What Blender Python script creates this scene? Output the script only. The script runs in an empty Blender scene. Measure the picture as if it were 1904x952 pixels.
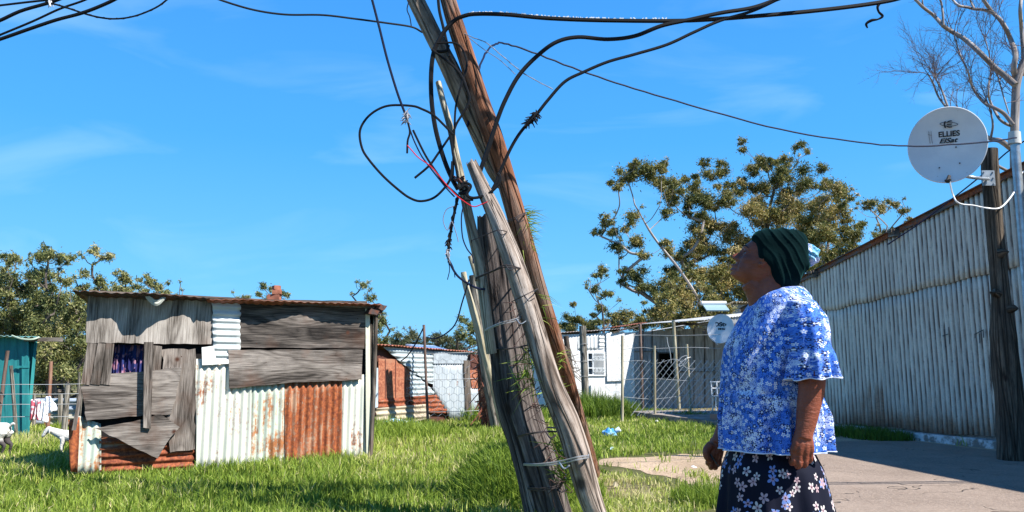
import bpy, math, random
import numpy as np
from mathutils import Vector, Matrix, noise as mnoise
random.seed(7); rng = np.random.default_rng(7)
R = math.radians; PI = math.pi
sc = bpy.context.scene; COL = sc.collection
# ---------------------------------------------------------------- camera, light, exposure
H = 1.15; F = 1450.0; PITCH = math.atan(214/1450)
cp, sp = math.cos(PITCH), math.sin(PITCH)
cam = bpy.data.cameras.new('camera'); co = bpy.data.objects.new('camera', cam); COL.objects.link(co)
co.location = (0, 0, H); co.rotation_euler = (R(90)+PITCH, 0, 0)
cam.sensor_width = 36; cam.lens = F/1904*36; cam.clip_end = 3000; cam.clip_start = .05
sc.camera = co
SUN = Vector((.58, -.32, .75)).normalized()
w = bpy.data.worlds.new('World'); sc.world = w; w.use_nodes = True
wn = w.node_tree; wn.nodes.clear()
def wN(t, **k):
    n = wn.nodes.new(t)
    for a, b in k.items(): setattr(n, a, b)
    return n
out = wN('ShaderNodeOutputWorld'); bg = wN('ShaderNodeBackground'); sky = wN('ShaderNodeTexSky', sky_type='NISHITA')
sky.sun_disc = False; sky.sun_elevation = math.asin(SUN.z); sky.sun_rotation = math.atan2(SUN.x, SUN.y)
sky.air_density = 1.0; sky.dust_density = .2; sky.ozone_density = 2.0; sky.altitude = 300
hs = wN('ShaderNodeHueSaturation'); hs.inputs['Saturation'].default_value = 1.22; hs.inputs['Value'].default_value = 1.0; hs.inputs['Hue'].default_value = .487
tcw = wN('ShaderNodeTexCoord'); mp = wN('ShaderNodeMapping'); mp.inputs['Rotation'].default_value = (R(8), R(-38), R(20)); mp.inputs['Scale'].default_value = (3.2, 8, 15)
nz = wN('ShaderNodeTexNoise'); nz.inputs['Scale'].default_value = .85; nz.inputs['Detail'].default_value = 7; nz.inputs['Distortion'].default_value = .6
rp = wN('ShaderNodeValToRGB'); rp.color_ramp.elements[0].position = .52; rp.color_ramp.elements[1].position = .82
rp.color_ramp.elements[0].color = (0, 0, 0, 1); rp.color_ramp.elements[1].color = (.20, .20, .20, 1)
mxw = wN('ShaderNodeMix', data_type='RGBA')
L = wn.links.new
L(sky.outputs[0], hs.inputs['Color']); L(tcw.outputs['Generated'], mp.inputs[0]); L(mp.outputs[0], nz.inputs['Vector']); L(nz.outputs['Fac'], rp.inputs[0])
sx_ = wN('ShaderNodeSeparateXYZ'); L(tcw.outputs['Generated'], sx_.inputs[0]); gr = wN('ShaderNodeValToRGB'); L(sx_.outputs['Z'], gr.inputs[0])
for i_, (p_, c_) in enumerate(((0.0, (3.0, 8.6, 14.5)), (.10, (2.3, 7.9, 14.5)), (.28, (1.1, 5.9, 14.0)), (.52, (.7, 4.2, 12.2)), (.72, (.25, 1.9, 6.5)), (1.0, (.12, 1.0, 3.8)))):
    if i_ > 1: gr.color_ramp.elements.new(.5)
    e_ = gr.color_ramp.elements[i_]; e_.position = p_; e_.color = (*[v/15 for v in c_], 1)
gs = wN('ShaderNodeVectorMath', operation='SCALE'); L(gr.outputs[0], gs.inputs[0]); gs.inputs['Scale'].default_value = 13.2
mg = wN('ShaderNodeMix', data_type='RGBA'); mg.inputs['Factor'].default_value = .86; L(hs.outputs[0], mg.inputs['A']); L(gs.outputs[0], mg.inputs['B'])
L(rp.outputs[0], mxw.inputs['Factor']); L(mg.outputs['Result'], mxw.inputs['A']); mxw.inputs['B'].default_value = (10, 13, 15, 1)
L(mxw.outputs['Result'], bg.inputs['Color']); bg.inputs['Strength'].default_value = .05; L(bg.outputs[0], out.inputs[0])
sl = bpy.data.lights.new('sun', 'SUN'); sl.energy = 5.0; sl.angle = R(.5); sl.color = (1, .955, .89)
so = bpy.data.objects.new('sun', sl); COL.objects.link(so); so.rotation_euler = SUN.to_track_quat('Z', 'Y').to_euler(); so.location = SUN*50
sc.view_settings.view_transform = 'Standard'; sc.view_settings.look = 'None'; sc.view_settings.gamma = 1
sc.view_settings.exposure = 1.0; sc.view_settings.use_curve_mapping = False
sc.render.engine = 'CYCLES'
# ---------------------------------------------------------------- pixel <-> world
def ray(px, py):
    v = (476-py)/F
    return Vector(((px-952)/F, cp - v*sp, sp + v*cp))
def P(px, py, Y):
    d = ray(px, py); return Vector((0, 0, H)) + d*(Y/d.y)
def G(px, py, z=0.0):
    d = ray(px, py); return Vector((0, 0, H)) + d*((z-H)/d.z)
# ---------------------------------------------------------------- materials
class NT:
    def __init__(s, name, rough=.8, spec=.3):
        s.m = bpy.data.materials.new(name); s.m.use_nodes = True; s.t = s.m.node_tree
        s.b = s.t.nodes['Principled BSDF']; s.b.inputs['Roughness'].default_value = rough; s.b.inputs['Specular IOR Level'].default_value = spec
        s.tc = s.n('ShaderNodeTexCoord')
    def n(s, t, **k):
        x = s.t.nodes.new(t)
        for a, b in k.items(): setattr(x, a, b)
        return x
    def l(s, a, b): s.t.links.new(a, b)
    def set(s, inp, v):
        if isinstance(v, (int, float)): inp.default_value = v
        elif isinstance(v, (tuple, list)): inp.default_value = v if len(v) != 3 or inp.type == 'VECTOR' else (*v, 1)
        else: s.l(v, inp)
    def obj(s, scale=(1, 1, 1), rnd=True, src=None):
        mp = s.n('ShaderNodeMapping'); s.l(src or s.tc.outputs['Object'], mp.inputs[0]); mp.inputs['Scale'].default_value = scale
        if rnd:
            oi = s.n('ShaderNodeObjectInfo'); mu = s.math('MULTIPLY', oi.outputs['Random'], 37.0)
            ad = s.n('ShaderNodeVectorMath', operation='ADD'); s.l(mp.outputs[0], ad.inputs[0]); s.l(mu, ad.inputs[1]); return ad.outputs[0]
        return mp.outputs[0]
    def attr(s, name): return s.n('ShaderNodeAttribute', attribute_name=name)
    def noise(s, vec, scale=5, detail=4, rough=.55, dist=0):
        x = s.n('ShaderNodeTexNoise'); s.set(x.inputs['Vector'], vec); x.inputs['Scale'].default_value = scale
        x.inputs['Detail'].default_value = detail; x.inputs['Roughness'].default_value = rough; x.inputs['Distortion'].default_value = dist
        return x.outputs['Fac']
    def vor(s, vec, scale=5, feat='F1', out='Distance', dim='3D', rand=1):
        x = s.n('ShaderNodeTexVoronoi', feature=feat, voronoi_dimensions=dim); s.set(x.inputs['Vector'], vec); x.inputs['Scale'].default_value = scale
        x.inputs['Randomness'].default_value = rand
        return x.outputs[out] if out else x
    def math(s, op, a, b=0.0, c=None, clamp=False):
        x = s.n('ShaderNodeMath', operation=op, use_clamp=clamp); s.set(x.inputs[0], a); s.set(x.inputs[1], b)
        if c is not None: s.set(x.inputs[2], c)
        return x.outputs[0]
    def ramp(s, f, stops):
        x = s.n('ShaderNodeValToRGB'); s.set(x.inputs[0], f); e = x.color_ramp.elements
        while len(e) < len(stops): e.new(.5)
        for i, (p, c) in enumerate(stops):
            e[i].position = p; e[i].color = (c, c, c, 1) if isinstance(c, (int, float)) else (*c, 1)
        return x.outputs[0]
    def step(s, f, a, b): return s.ramp(f, [(a, 0.0), (b, 1.0)])
    def mix(s, f, a, b, blend='MIX'):
        x = s.n('ShaderNodeMix', data_type='RGBA', blend_type=blend); s.set(x.inputs['Factor'], f); s.set(x.inputs['A'], a); s.set(x.inputs['B'], b); return x.outputs['Result']
    def bump(s, h, st=.5, d=.01, prev=None):
        x = s.n('ShaderNodeBump'); s.set(x.inputs['Height'], h); x.inputs['Strength'].default_value = st; x.inputs['Distance'].default_value = d
        if prev: s.l(prev, x.inputs['Normal'])
        return x.outputs[0]
    def fin(s, col, rough=None, nrm=None):
        s.set(s.b.inputs['Base Color'], col)
        if rough is not None: s.set(s.b.inputs['Roughness'], rough)
        if nrm: s.l(nrm, s.b.inputs['Normal'])
        return s.m
def flat(name, c, rough=.7, metal=0, spec=.3, var=.0):
    t = NT(name, rough, spec); t.b.inputs['Metallic'].default_value = metal
    n = t.noise(t.obj(), 9, 5)
    cc = t.mix(t.step(n, .35, .7), tuple(x*(1-var) for x in c), tuple(min(1, x*(1+var)) for x in c))
    return t.fin(cc, None, t.bump(n, .2, .004))
def wood_board(name, axis='x', dark=(.035, .028, .022), mid=(.17, .14, .115), light=(.42, .36, .30), wscale=7, brown=.5):
    t = NT(name, .85, .15)
    s = (1, 1, 5.5) if axis == 'x' else (5.5, 1, 1)
    s = (.55, 1, 2.6) if axis == 'x' else (2.6, 1, .55)
    v = t.obj(s)
    n1 = t.noise(v, 1.3, 2, .45, .25)
    rg = t.math('PINGPONG', t.math('MULTIPLY', n1, wscale*3.2), 1.0)
    wv = t.math('POWER', rg, .6)
    s2 = (2.2, 2, 60) if axis == 'x' else (60, 2, 2.2)
    n2 = t.noise(t.obj(s2), 1.6, 5, .65)
    f = t.math('ADD', t.math('MULTIPLY', wv, .13), t.math('MULTIPLY', n2, .78))
    f = t.math('ADD', f, t.math('MULTIPLY', t.math('SUBTRACT', n1, .5), .8))
    c = t.ramp(f, [(.30, dark), (.46, mid), (.66, light)])
    nl = t.vor(t.obj((1, 1, 1)), 5.5, 'F1'); c = t.mix(t.ramp(nl, [(.03, 1.0), (.045, 0.0)]), c, (.05, .02, .012))
    n8 = t.noise(t.obj((1.4, 1, 1.4)), 1.7, 5, .6); c = t.mix(t.math('MULTIPLY', t.step(n8, .5, .72), .55), c, dark)
    kn = t.vor(t.obj((1, 1, 1)), 2.4, 'F1')
    kf = t.ramp(kn, [(.03, 1.0), (.09, 0.0)])
    c = t.mix(kf, c, (.06, .025, .016))
    n3 = t.noise(t.obj((1, 1, 1)), 2.2, 4)
    c = t.mix(t.math('MULTIPLY', t.step(n3, .52, .75), brown), c, (.16, .075, .045))
    return t.fin(c, None, t.bump(f, .8, .008))
def sheet(name, base, rust=.3, axis='z', base2=None, rustc=((.12, .035, .018), (.33, .11, .045)), streak=1, rough=.5, metal=.0, speck=True):
    """painted / galvanised corrugated sheet, rust in streaks along the sheet"""
    t = NT(name, rough, .35); base2 = base2 or tuple(x*.72 for x in base)
    st = (9, 9, 1.1) if axis == 'z' else (1.1, 9, 9)
    n1 = t.noise(t.obj(st), 1.2, 6, .65)
    n2 = t.noise(t.obj((1, 1, 1)), 2.3, 5, .6)
    n3 = t.noise(t.obj((1, 1, 1)), 26, 5, .7)
    c = t.mix(t.step(n1, .35, .68), base2, base)
    c = t.mix(t.step(n3, .5, .72), c, tuple(x*.8 for x in base))
    f = t.math('ADD', t.math('MULTIPLY', n1, .55), t.math('ADD', t.math('MULTIPLY', n2, .35), t.math('MULTIPLY', n3, .3)))
    th = .60 + (.5-rust)*.38
    rf = t.step(f, th-.04, th+.05)
    rc = t.mix(t.step(n3, .4, .65), rustc[0], rustc[1])
    c = t.mix(rf, c, rc)
    t.b.inputs['Metallic'].default_value = metal
    return t.fin(c, t.math('ADD', t.math('MULTIPLY', rf, .35), rough, clamp=True), t.bump(n3, .35, .004))
def bark(name, dark, mid, light, crack=True, sc_=1.0, tint=None):
    t = NT(name, .9, .12); a = t.attr('tc').outputs['Vector']
    v = t.obj((14*sc_, 14*sc_, 1.1*sc_), True, a)
    n = t.noise(v, 1.4, 6, .65, .3); n2 = t.noise(t.obj((3, 3, 1), True, a), 2, 5, .6)
    n4 = t.noise(t.obj((34*sc_, 34*sc_, 1.5*sc_), True, a), 1.5, 5, .72)
    f = t.math('ADD', t.math('MULTIPLY', n, .45), t.math('ADD', t.math('MULTIPLY', n2, .25), t.math('MULTIPLY', n4, .3)))
    c = t.ramp(f, [(.40, dark), (.5, mid), (.6, light)])
    if tint: c = t.mix(t.math('MULTIPLY', t.step(n2, .45, .65), .8), c, tint)
    h = f
    if crack:
        cn = t.noise(t.obj((5.5*sc_, 5.5*sc_, .30*sc_), True, a), 1.5, 3, .45); cl_ = t.ramp(t.math('ABSOLUTE', t.math('SUBTRACT', cn, .5)), [(.0, 1.0), (.013, 0.0)]); c = t.mix(t.math('MULTIPLY', cl_, .9), c, tuple(x*.35 for x in dark))
        ck = t.n('ShaderNodeTexVoronoi', feature='DISTANCE_TO_EDGE'); t.l(t.obj((7*sc_, 7*sc_, .45*sc_), True, a), ck.inputs['Vector']); ck.inputs['Scale'].default_value = 1.3
        cf = t.ramp(ck.outputs['Distance'], [(.0, 1.0), (.07, 0.0)])
        cf = t.math('MULTIPLY', cf, t.step(n2, .34, .44)); n6 = t.noise(t.obj((46, 46, 7), True, a), 1.6, 3, .7); c = t.mix(t.math('MULTIPLY', t.step(n6, .54, .66), .6), c, dark)
        c = t.mix(t.math('MULTIPLY', cf, .85), c, tuple(x*.5 for x in dark)); h = t.math('SUBTRACT', f, t.math('MULTIPLY', t.math('MAXIMUM', cf, cl_), .6))
        kn = t.vor(t.obj((2.6, 2.6, 1.7), True, a), 1.5, 'F1'); kf = t.ramp(kn, [(.07, 1.0), (.16, 0.0)])
        c = t.mix(t.math('MULTIPLY', kf, .8), c, (.02, .012, .009)); h = t.math('SUBTRACT', h, t.math('MULTIPLY', kf, .2))
    return t.fin(c, None, t.bump(h, .9, .02))
# ---------------------------------------------------------------- mesh helpers
MW = {}
class MB:
    def __init__(s): s.v = []; s.f = []; s.tc = []; s.uv = []
    def add(s, vs, fs, tc=None, uv=None):
        o = len(s.v); s.v += [tuple(x) for x in vs]; s.f += [tuple(i+o for i in f) for f in fs]
        s.tc += [tuple(x) for x in tc] if tc else [tuple(x) for x in vs]
        s.uv += [tuple(x) for x in uv] if uv else [(x[0], x[2]) for x in vs]
        return s
    def box(s, c, d, rot=None):
        c = Vector(c); vs = []
        for x in (-.5, .5):
            for y in (-.5, .5):
                for z in (-.5, .5):
                    q = Vector((x*d[0], y*d[1], z*d[2])); vs.append(c + (rot @ q if rot else q))
        return s.add(vs, [(0, 1, 3, 2), (4, 6, 7, 5), (0, 4, 5, 1), (2, 3, 7, 6), (0, 2, 6, 4), (1, 5, 7, 3)])
    def beam(s, a, b, wd, th, up=(0, 0, 1)):
        a = Vector(a); b = Vector(b); d = (b-a); ln = d.length; d.normalize(); up = Vector(up)
        sx = d.cross(up)
        if sx.length < 1e-4: sx = d.cross(Vector((0, 1, 0)))
        sx.normalize(); u = sx.cross(d)
        rot = Matrix((sx, d, u)).transposed(); return s.box((a+b)/2, (wd, ln, th), rot)
    def tube(s, pts, rad, seg=8, cap=True, jit=0.0, lump=0.0, flatn=1.0, groove=0.0):
        pts = [Vector(p) for p in pts]; n = len(pts)
        if not hasattr(rad, '__len__'): rad = [rad]*n
        T = []
        for i in range(n):
            d = (pts[min(i+1, n-1)]-pts[max(i-1, 0)]); T.append(d.normalized() if d.length > 1e-9 else Vector((0, 0, 1)))
        up = Vector((0, 1, 0)) if abs(T[0].y) < .8 else Vector((1, 0, 0))
        u = T[0].cross(up).normalized(); vs = []; tc = []; ln = 0; ph = random.random()*50
        for i in range(n):
            if i: ln += (pts[i]-pts[i-1]).length
            u = (u - T[i]*u.dot(T[i])).normalized(); v = T[i].cross(u)
            for k in range(seg):
                a = 2*PI*k/seg; r = rad[i]
                if lump: r *= 1 + lump*mnoise.noise(Vector((math.cos(a)*1.1+ph, math.sin(a)*1.1, ln*2.2))) + lump*.45*mnoise.noise(Vector((math.cos(a)*3+ph, math.sin(a)*3, ln*5)))
                if groove: r *= 1 + groove*(mnoise.noise(Vector((math.cos(a)*5+ph, math.sin(a)*5, ln*.9)))+.6*mnoise.noise(Vector((math.cos(a)*12+ph, math.sin(a)*12, ln*1.6))) - .9*max(0, .25-abs(mnoise.noise(Vector((math.cos(a)*2.4, math.sin(a)*2.4+ph, ln*.45)))*2.2))*4*.5)
                if jit: r *= 1 + random.uniform(-jit, jit)
                vs.append(pts[i] + (u*math.cos(a)+v*math.sin(a)*flatn)*r); tc.append((math.cos(a)*rad[0], math.sin(a)*rad[0], ln))
        fs = [(i*seg+k, i*seg+(k+1) % seg, (i+1)*seg+(k+1) % seg, (i+1)*seg+k) for i in range(n-1) for k in range(seg)]
        if cap: fs += [tuple(reversed(range(seg))), tuple(range((n-1)*seg, n*seg))]
        return s.add(vs, fs, tc)
    def prism(s, poly, y0, y1, rag=0.0, step=.12):
        """polygon in local (x,z), extruded y0..y1"""
        if rag:
            q = []
            for i in range(len(poly)):
                a = Vector(poly[i]); b = Vector(poly[(i+1) % len(poly)]); m = max(1, int((b-a).length/step)); nr = Vector((-(b-a).y, (b-a).x)).normalized()
                q.append(a)
                for k in range(1, m): q.append(a.lerp(b, (k+random.uniform(-.3, .3))/m) + nr*random.uniform(-rag, rag))
            poly = q
        n = len(poly); vs = [(p[0], y0, p[1]) for p in poly] + [(p[0], y1, p[1]) for p in poly]
        fs = [tuple(range(n)), tuple(range(2*n-1, n-1, -1))] + [(i, i+n, (i+1) % n+n, (i+1) % n) for i in range(n)]
        return s.add(vs, fs)
    def corr(s, poly, y, axis='z', pitch=.076, amp=.009, per=8, rows=6, wob=.006, thick=.0):
        """corrugated sheet filling a convex polygon in (x,z); axis = direction the ribs run"""
        def span(t, k):   # extent of poly along other coordinate at coordinate k == t
            c = []
            for i in range(len(poly)):
                a = poly[i]; b = poly[(i+1) % len(poly)]
                if (a[k]-t)*(b[k]-t) <= 0 and abs(a[k]-b[k]) > 1e-9: c.append(a[1-k] + (b[1-k]-a[1-k])*(t-a[k])/(b[k]-a[k]))
            return (min(c), max(c)) if c else None
        k = 0 if axis == 'z' else 1
        lo = min(p[k] for p in poly); hi = max(p[k] for p in poly); n = max(4, int((hi-lo)/pitch*per)); vs = []; fs = []; ph = random.random()*9
        for i in range(n+1):
            t = lo + (hi-lo)*min(max(i/n, 1e-4), 1-1e-4); sp_ = span(t, k) or (0, 0)
            j0 = wob*mnoise.noise(Vector((t*9, ph, 0)))*2; j1 = wob*mnoise.noise(Vector((t*9, ph+5, 3)))*2
            for j in range(rows+1):
                o = sp_[0]+j0 + (sp_[1]+j1-sp_[0]-j0)*j/rows
                d = amp*math.sin(2*PI*(t-lo)/pitch) + .008*mnoise.noise(Vector((t*1.6+ph, o*1.6, ph)))
                vs.append((t, y+d, o) if axis == 'z' else (o, y+d, t))
        for i in range(n):
            for j in range(rows):
                a = i*(rows+1)+j; q = (a, a+1, a+rows+2, a+rows+1); fs.append(q if axis == 'x' else q[::-1])
        return s.add(vs, fs)
    def build(s, name, mat, parent=None, smooth=False, local=False, matrix=None):
        me = bpy.data.meshes.new(name); vs = s.v
        if parent is not None and not local:
            inv = MW.get(parent.name, Matrix()).inverted(); vs = [tuple(inv @ Vector(x)) for x in vs]
        me.from_pydata(vs, [], s.f); me.materials.append(mat)
        if smooth:
            me.polygons.foreach_set('use_smooth', [True]*len(me.polygons))
            try: me.set_sharp_from_angle(angle=R(50))
            except Exception: pass
        at = me.attributes.new('tc', 'FLOAT_VECTOR', 'POINT'); at.data.foreach_set('vector', np.array(s.tc, dtype=np.float32).ravel())
        ul = me.uv_layers.new(name='UVMap'); li = np.zeros(len(me.loops), dtype=np.int32); me.loops.foreach_get('vertex_index', li)
        ul.data.foreach_set('uv', np.array(s.uv, dtype=np.float32)[li].ravel())
        o = bpy.data.objects.new(name, me); COL.objects.link(o)
        if parent is not None: o.parent = parent; MW[o.name] = MW.get(parent.name, Matrix())
        return o
def tag(o, label=None, cat=None, group=None, kind=None):
    if label: o['label'] = label
    if cat: o['category'] = cat
    if group: o['group'] = group
    if kind: o['kind'] = kind
    return o
def thing(name, label, cat, loc=(0, 0, 0), rotz=0.0, group=None):
    o = bpy.data.objects.new(name, None); COL.objects.link(o); o.location = loc; o.rotation_euler = (0, 0, rotz); o.empty_display_size = .2
    MW[o.name] = Matrix.Translation(Vector(loc)) @ Matrix.Rotation(rotz, 4, 'Z')
    return tag(o, label, cat, group)
def solid(o, th, off=0):
    m = o.modifiers.new('solid', 'SOLIDIFY'); m.thickness = th; m.offset = off; return o
def crv(pts, n=8):
    """Catmull-Rom through the points"""
    pts = [Vector(p) for p in pts]; o = []
    q = [pts[0]*2-pts[1]] + pts + [pts[-1]*2-pts[-2]]
    for i in range(1, len(q)-2):
        for k in range(n):
            t = k/n; a, b, c, d = q[i-1], q[i], q[i+1], q[i+2]
            o.append(.5*((2*b)+(c-a)*t+(2*a-5*b+4*c-d)*t*t+(-a+3*b-3*c+d)*t**3))
    o.append(pts[-1]); return o
def lerpn(vals, n):
    x = np.linspace(0, len(vals)-1, n); return list(np.interp(x, range(len(vals)), vals))
class Facade:
    def __init__(s, A, B):
        s.A = Vector((A.x, A.y, 0)); d = Vector((B.x-A.x, B.y-A.y, 0)); s.L = d.length; s.x = d.normalized(); s.n = Vector((s.x.y, -s.x.x, 0)); s.rot = math.atan2(s.x.y, s.x.x)
        s.M = Matrix.Translation(s.A) @ Matrix.Rotation(s.rot, 4, 'Z')
    def uv(s, px, py, off=0.0):
        d = ray(px, py); o = Vector((0, 0, H)); A = s.A + s.n*off
        t = (A-o).dot(s.n)/d.dot(s.n); p = o+d*t; return ((p-s.A).dot(s.x), p.z)
    def poly(s, *pp, off=0.0): return [s.uv(a, b, off) for a, b in pp]
    def w(s, u, y, z): return s.M @ Vector((u, y, z))
def npmesh(name, V, Fc, mat, tint=None, parent=None, loc=None, smooth=False):
    """V (n,3) F (m,k) numpy"""
    me = bpy.data.meshes.new(name); k = Fc.shape[1]
    if parent is not None:
        M = np.array(MW.get(parent.name, Matrix()).inverted()); V = V @ M[:3, :3].T + M[:3, 3]
    me.vertices.add(len(V)); me.vertices.foreach_set('co', V.astype(np.float32).ravel())
    me.loops.add(Fc.size); me.loops.foreach_set('vertex_index', Fc.astype(np.int32).ravel())
    me.polygons.add(len(Fc)); me.polygons.foreach_set('loop_start', np.arange(0, Fc.size, k, dtype=np.int32))
    try: me.polygons.foreach_set('loop_total', np.full(len(Fc), k, dtype=np.int32))
    except Exception: pass
    me.update(calc_edges=True)
    if tint is not None:
        a = me.attributes.new('tint', 'FLOAT', 'POINT'); a.data.foreach_set('value', tint.astype(np.float32))
    me.materials.append(mat)
    if smooth: me.polygons.foreach_set('use_smooth', [True]*len(me.polygons))
    o = bpy.data.objects.new(name, me); COL.objects.link(o)
    if parent is not None: o.parent = parent
    return o
def text_mesh(txt, size, M, mat, name, parent, bold=.0, shear=0.0, ext=.0015, sx=1.0):
    cu = bpy.data.curves.new(name, 'FONT'); cu.body = txt; cu.size = size; cu.extrude = ext; cu.offset = bold; cu.shear = shear; cu.align_x = 'CENTER'; cu.align_y = 'CENTER'
    o = bpy.data.objects.new(name, cu); COL.objects.link(o); bpy.context.view_layer.update()
    me = bpy.data.meshes.new_from_object(o.evaluated_get(bpy.context.evaluated_depsgraph_get()))
    COL.objects.unlink(o); bpy.data.objects.remove(o)
    MM = MW.get(parent.name, Matrix()).inverted() @ M @ Matrix.Diagonal((sx, 1, 1, 1)); me.transform(MM)
    me.materials.clear(); me.materials.append(mat)
    q = bpy.data.objects.new(name, me); COL.objects.link(q); q.parent = parent; return q
# ================================================================ GROUND
def inpoly(x, y, poly):
    c = np.zeros(np.shape(x), bool); n = len(poly)
    for i in range(n):
        x1, y1 = poly[i]; x2, y2 = poly[(i+1) % n]
        m = ((y1 > y) != (y2 > y)); t = np.where(abs(y2-y1) < 1e-9, 1e-9, y2-y1)
        c ^= m & (x < (x2-x1)*(y-y1)/t + x1)
    return c
def gp(*pp): return [tuple(G(a, b)[:2]) for a, b in pp]
WX = lambda Y: 7.33 - .278*(Y-11.7)            # foot line of the big corrugated wall
DIRT = gp((1352, 1500), (1340, 1100), (1338, 940), (1300, 905), (1240, 888), (1150, 872), (1120, 862), (1150, 853), (1240, 849), (1330, 842), (1400, 822), (1475, 806)) + [(WX(16), 16.0), (WX(2)+.3, 2.0), (1.2, 1.2)]
PAVE = gp((1500, 1500), (1440, 1100), (1385, 920), (1340, 884), (1375, 857), (1450, 837), (1540, 822)) + [(WX(13.2)-.35, 13.2), (WX(2)-.1, 2.0), (1.6, 1.4)]
t = NT('ground_soil', .95, .1)
n1 = t.noise(t.tc.outputs['Object'], .35, 6, .6); n2 = t.noise(t.tc.outputs['Object'], 6, 6, .65)
c = t.mix(t.step(n2, .35, .65), (.07, .07, .03), (.10, .105, .04)); c = t.mix(t.step(n1, .5, .6), c, (.24, .19, .11))
gm = t.fin(c, None, t.bump(n2, .8, .03))
g = MB(); S_ = 900
g.add([(-S_, -60, 0), (S_, -60, 0), (S_, 1500, 0), (-S_, 1500, 0)], [(0, 1, 2, 3)])
tag(g.build('ground', gm), kind='structure')
def ragged(poly, amp, step=.12):
    o = []
    for i in range(len(poly)):
        a = Vector(poly[i]); b = Vector(poly[(i+1) % len(poly)]); m = max(1, int((b-a).length/step)); nr = Vector((-(b-a).y, (b-a).x)).normalized()
        for k in range(m):
            p = a.lerp(b, k/m); d = mnoise.noise(Vector((p.x*1.3, p.y*1.3, 3)))*amp*1.6 + mnoise.noise(Vector((p.x*7, p.y*7, 8)))*amp*.7; o.append(p+nr*d)
    return o
def sheet_xy(name, poly, z, mat):
    me = MB(); n = len(poly); me.add([(p[0], p[1], z) for p in poly], [tuple(range(n))]); o = me.build(name, mat)
    if o.data.polygons[0].normal.z < 0: o.data.flip_normals()
    return o
t = NT('sandy_dirt', .95, .1)
n1 = t.noise(t.tc.outputs['Object'], 1.5, 7, .65); n2 = t.noise(t.tc.outputs['Object'], 28, 5, .7)
c = t.mix(t.step(n1, .35, .65), (.34, .25, .17), (.49, .375, .27)); c = t.mix(t.step(n2, .52, .66), c, (.15, .11, .07))
o = sheet_xy('dirt_verge', ragged(DIRT, .16), .004, t.fin(c, None, t.bump(n2, .8, .02))); tag(o, kind='structure')
t = NT('worn_pavement', .92, .15)
ob = t.tc.outputs['Object']
n1 = t.noise(ob, .9, 7, .65, .5); n2 = t.noise(ob, 45, 4, .7); n3 = t.noise(ob, 7, 6, .7); vs_ = t.vor(ob, 60, 'F1')
c = t.mix(t.step(n1, .36, .64), (.185, .142, .112), (.275, .215, .17)); c = t.mix(t.step(n2, .45, .7), c, (.34, .27, .22)); c = t.mix(t.step(n3, .55, .7), c, (.22, .165, .13))
ck = t.n('ShaderNodeTexVoronoi', feature='DISTANCE_TO_EDGE'); mpn = t.n('ShaderNodeMapping'); t.l(ob, mpn.inputs[0]); mpn.inputs['Scale'].default_value = (.55, 1.1, 1)
dn = t.n('ShaderNodeTexNoise'); t.l(ob, dn.inputs[0]); dn.inputs['Scale'].default_value = 3
ad = t.n('ShaderNodeVectorMath', operation='MULTIPLY_ADD'); t.l(dn.outputs['Color'], ad.inputs[0]); ad.inputs[1].default_value = (.5, .5, .5); t.l(mpn.outputs[0], ad.inputs[2]); t.l(ad.outputs[0], ck.inputs['Vector']); ck.inputs['Scale'].default_value = 1
cf = t.math('MULTIPLY', t.ramp(ck.outputs['Distance'], [(0, 1.0), (.012, 0.0)]), t.step(n1, .48, .55)); c = t.mix(cf, c, (.05, .042, .035))
pm = t.fin(c, None, t.bump(t.math('SUBTRACT', t.math('ADD', t.math('MULTIPLY', n2, .5), t.math('MULTIPLY', n3, .6)), cf), .9, .02))
o = sheet_xy('pavement', ragged(PAVE, .12), .008, pm); tag(o, kind='structure')
# ---- grass blades
t = NT('grass_blades', .55, .25)
a = t.attr('tint').outputs['Fac']
c = t.ramp(a, [(.0, (.06, .11, .012)), (.3, (.13, .21, .022)), (.62, (.27, .36, .05)), (.85, (.42, .46, .11)), (1.0, (.58, .52, .27))])
t.b.inputs['Subsurface Weight'].default_value = 0
tr = t.n('ShaderNodeBsdfTranslucent'); t.l(c, tr.inputs[0]); mxs = t.n('ShaderNodeMixShader'); mxs.inputs[0].default_value = .3
t.fin(c); t.l(t.b.outputs[0], mxs.inputs[1]); t.l(tr.outputs[0], mxs.inputs[2]); t.l(mxs.outputs[0], t.t.nodes['Material Output'].inputs[0])
GRASS = t.m
def vnoise(x, y, s, seed=0):
    r = np.random.default_rng(seed); T = r.random((64, 64)); x = x*s+500; y = y*s+500
    xi = np.floor(x).astype(int); yi = np.floor(y).astype(int); fx = x-xi; fy = y-yi; fx = fx*fx*(3-2*fx); fy = fy*fy*(3-2*fy)
    g_ = lambda i, j: T[i % 64, j % 64]
    return (g_(xi, yi)*(1-fx)+g_(xi+1, yi)*fx)*(1-fy)+(g_(xi, yi+1)*(1-fx)+g_(xi+1, yi+1)*fx)*fy
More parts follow.
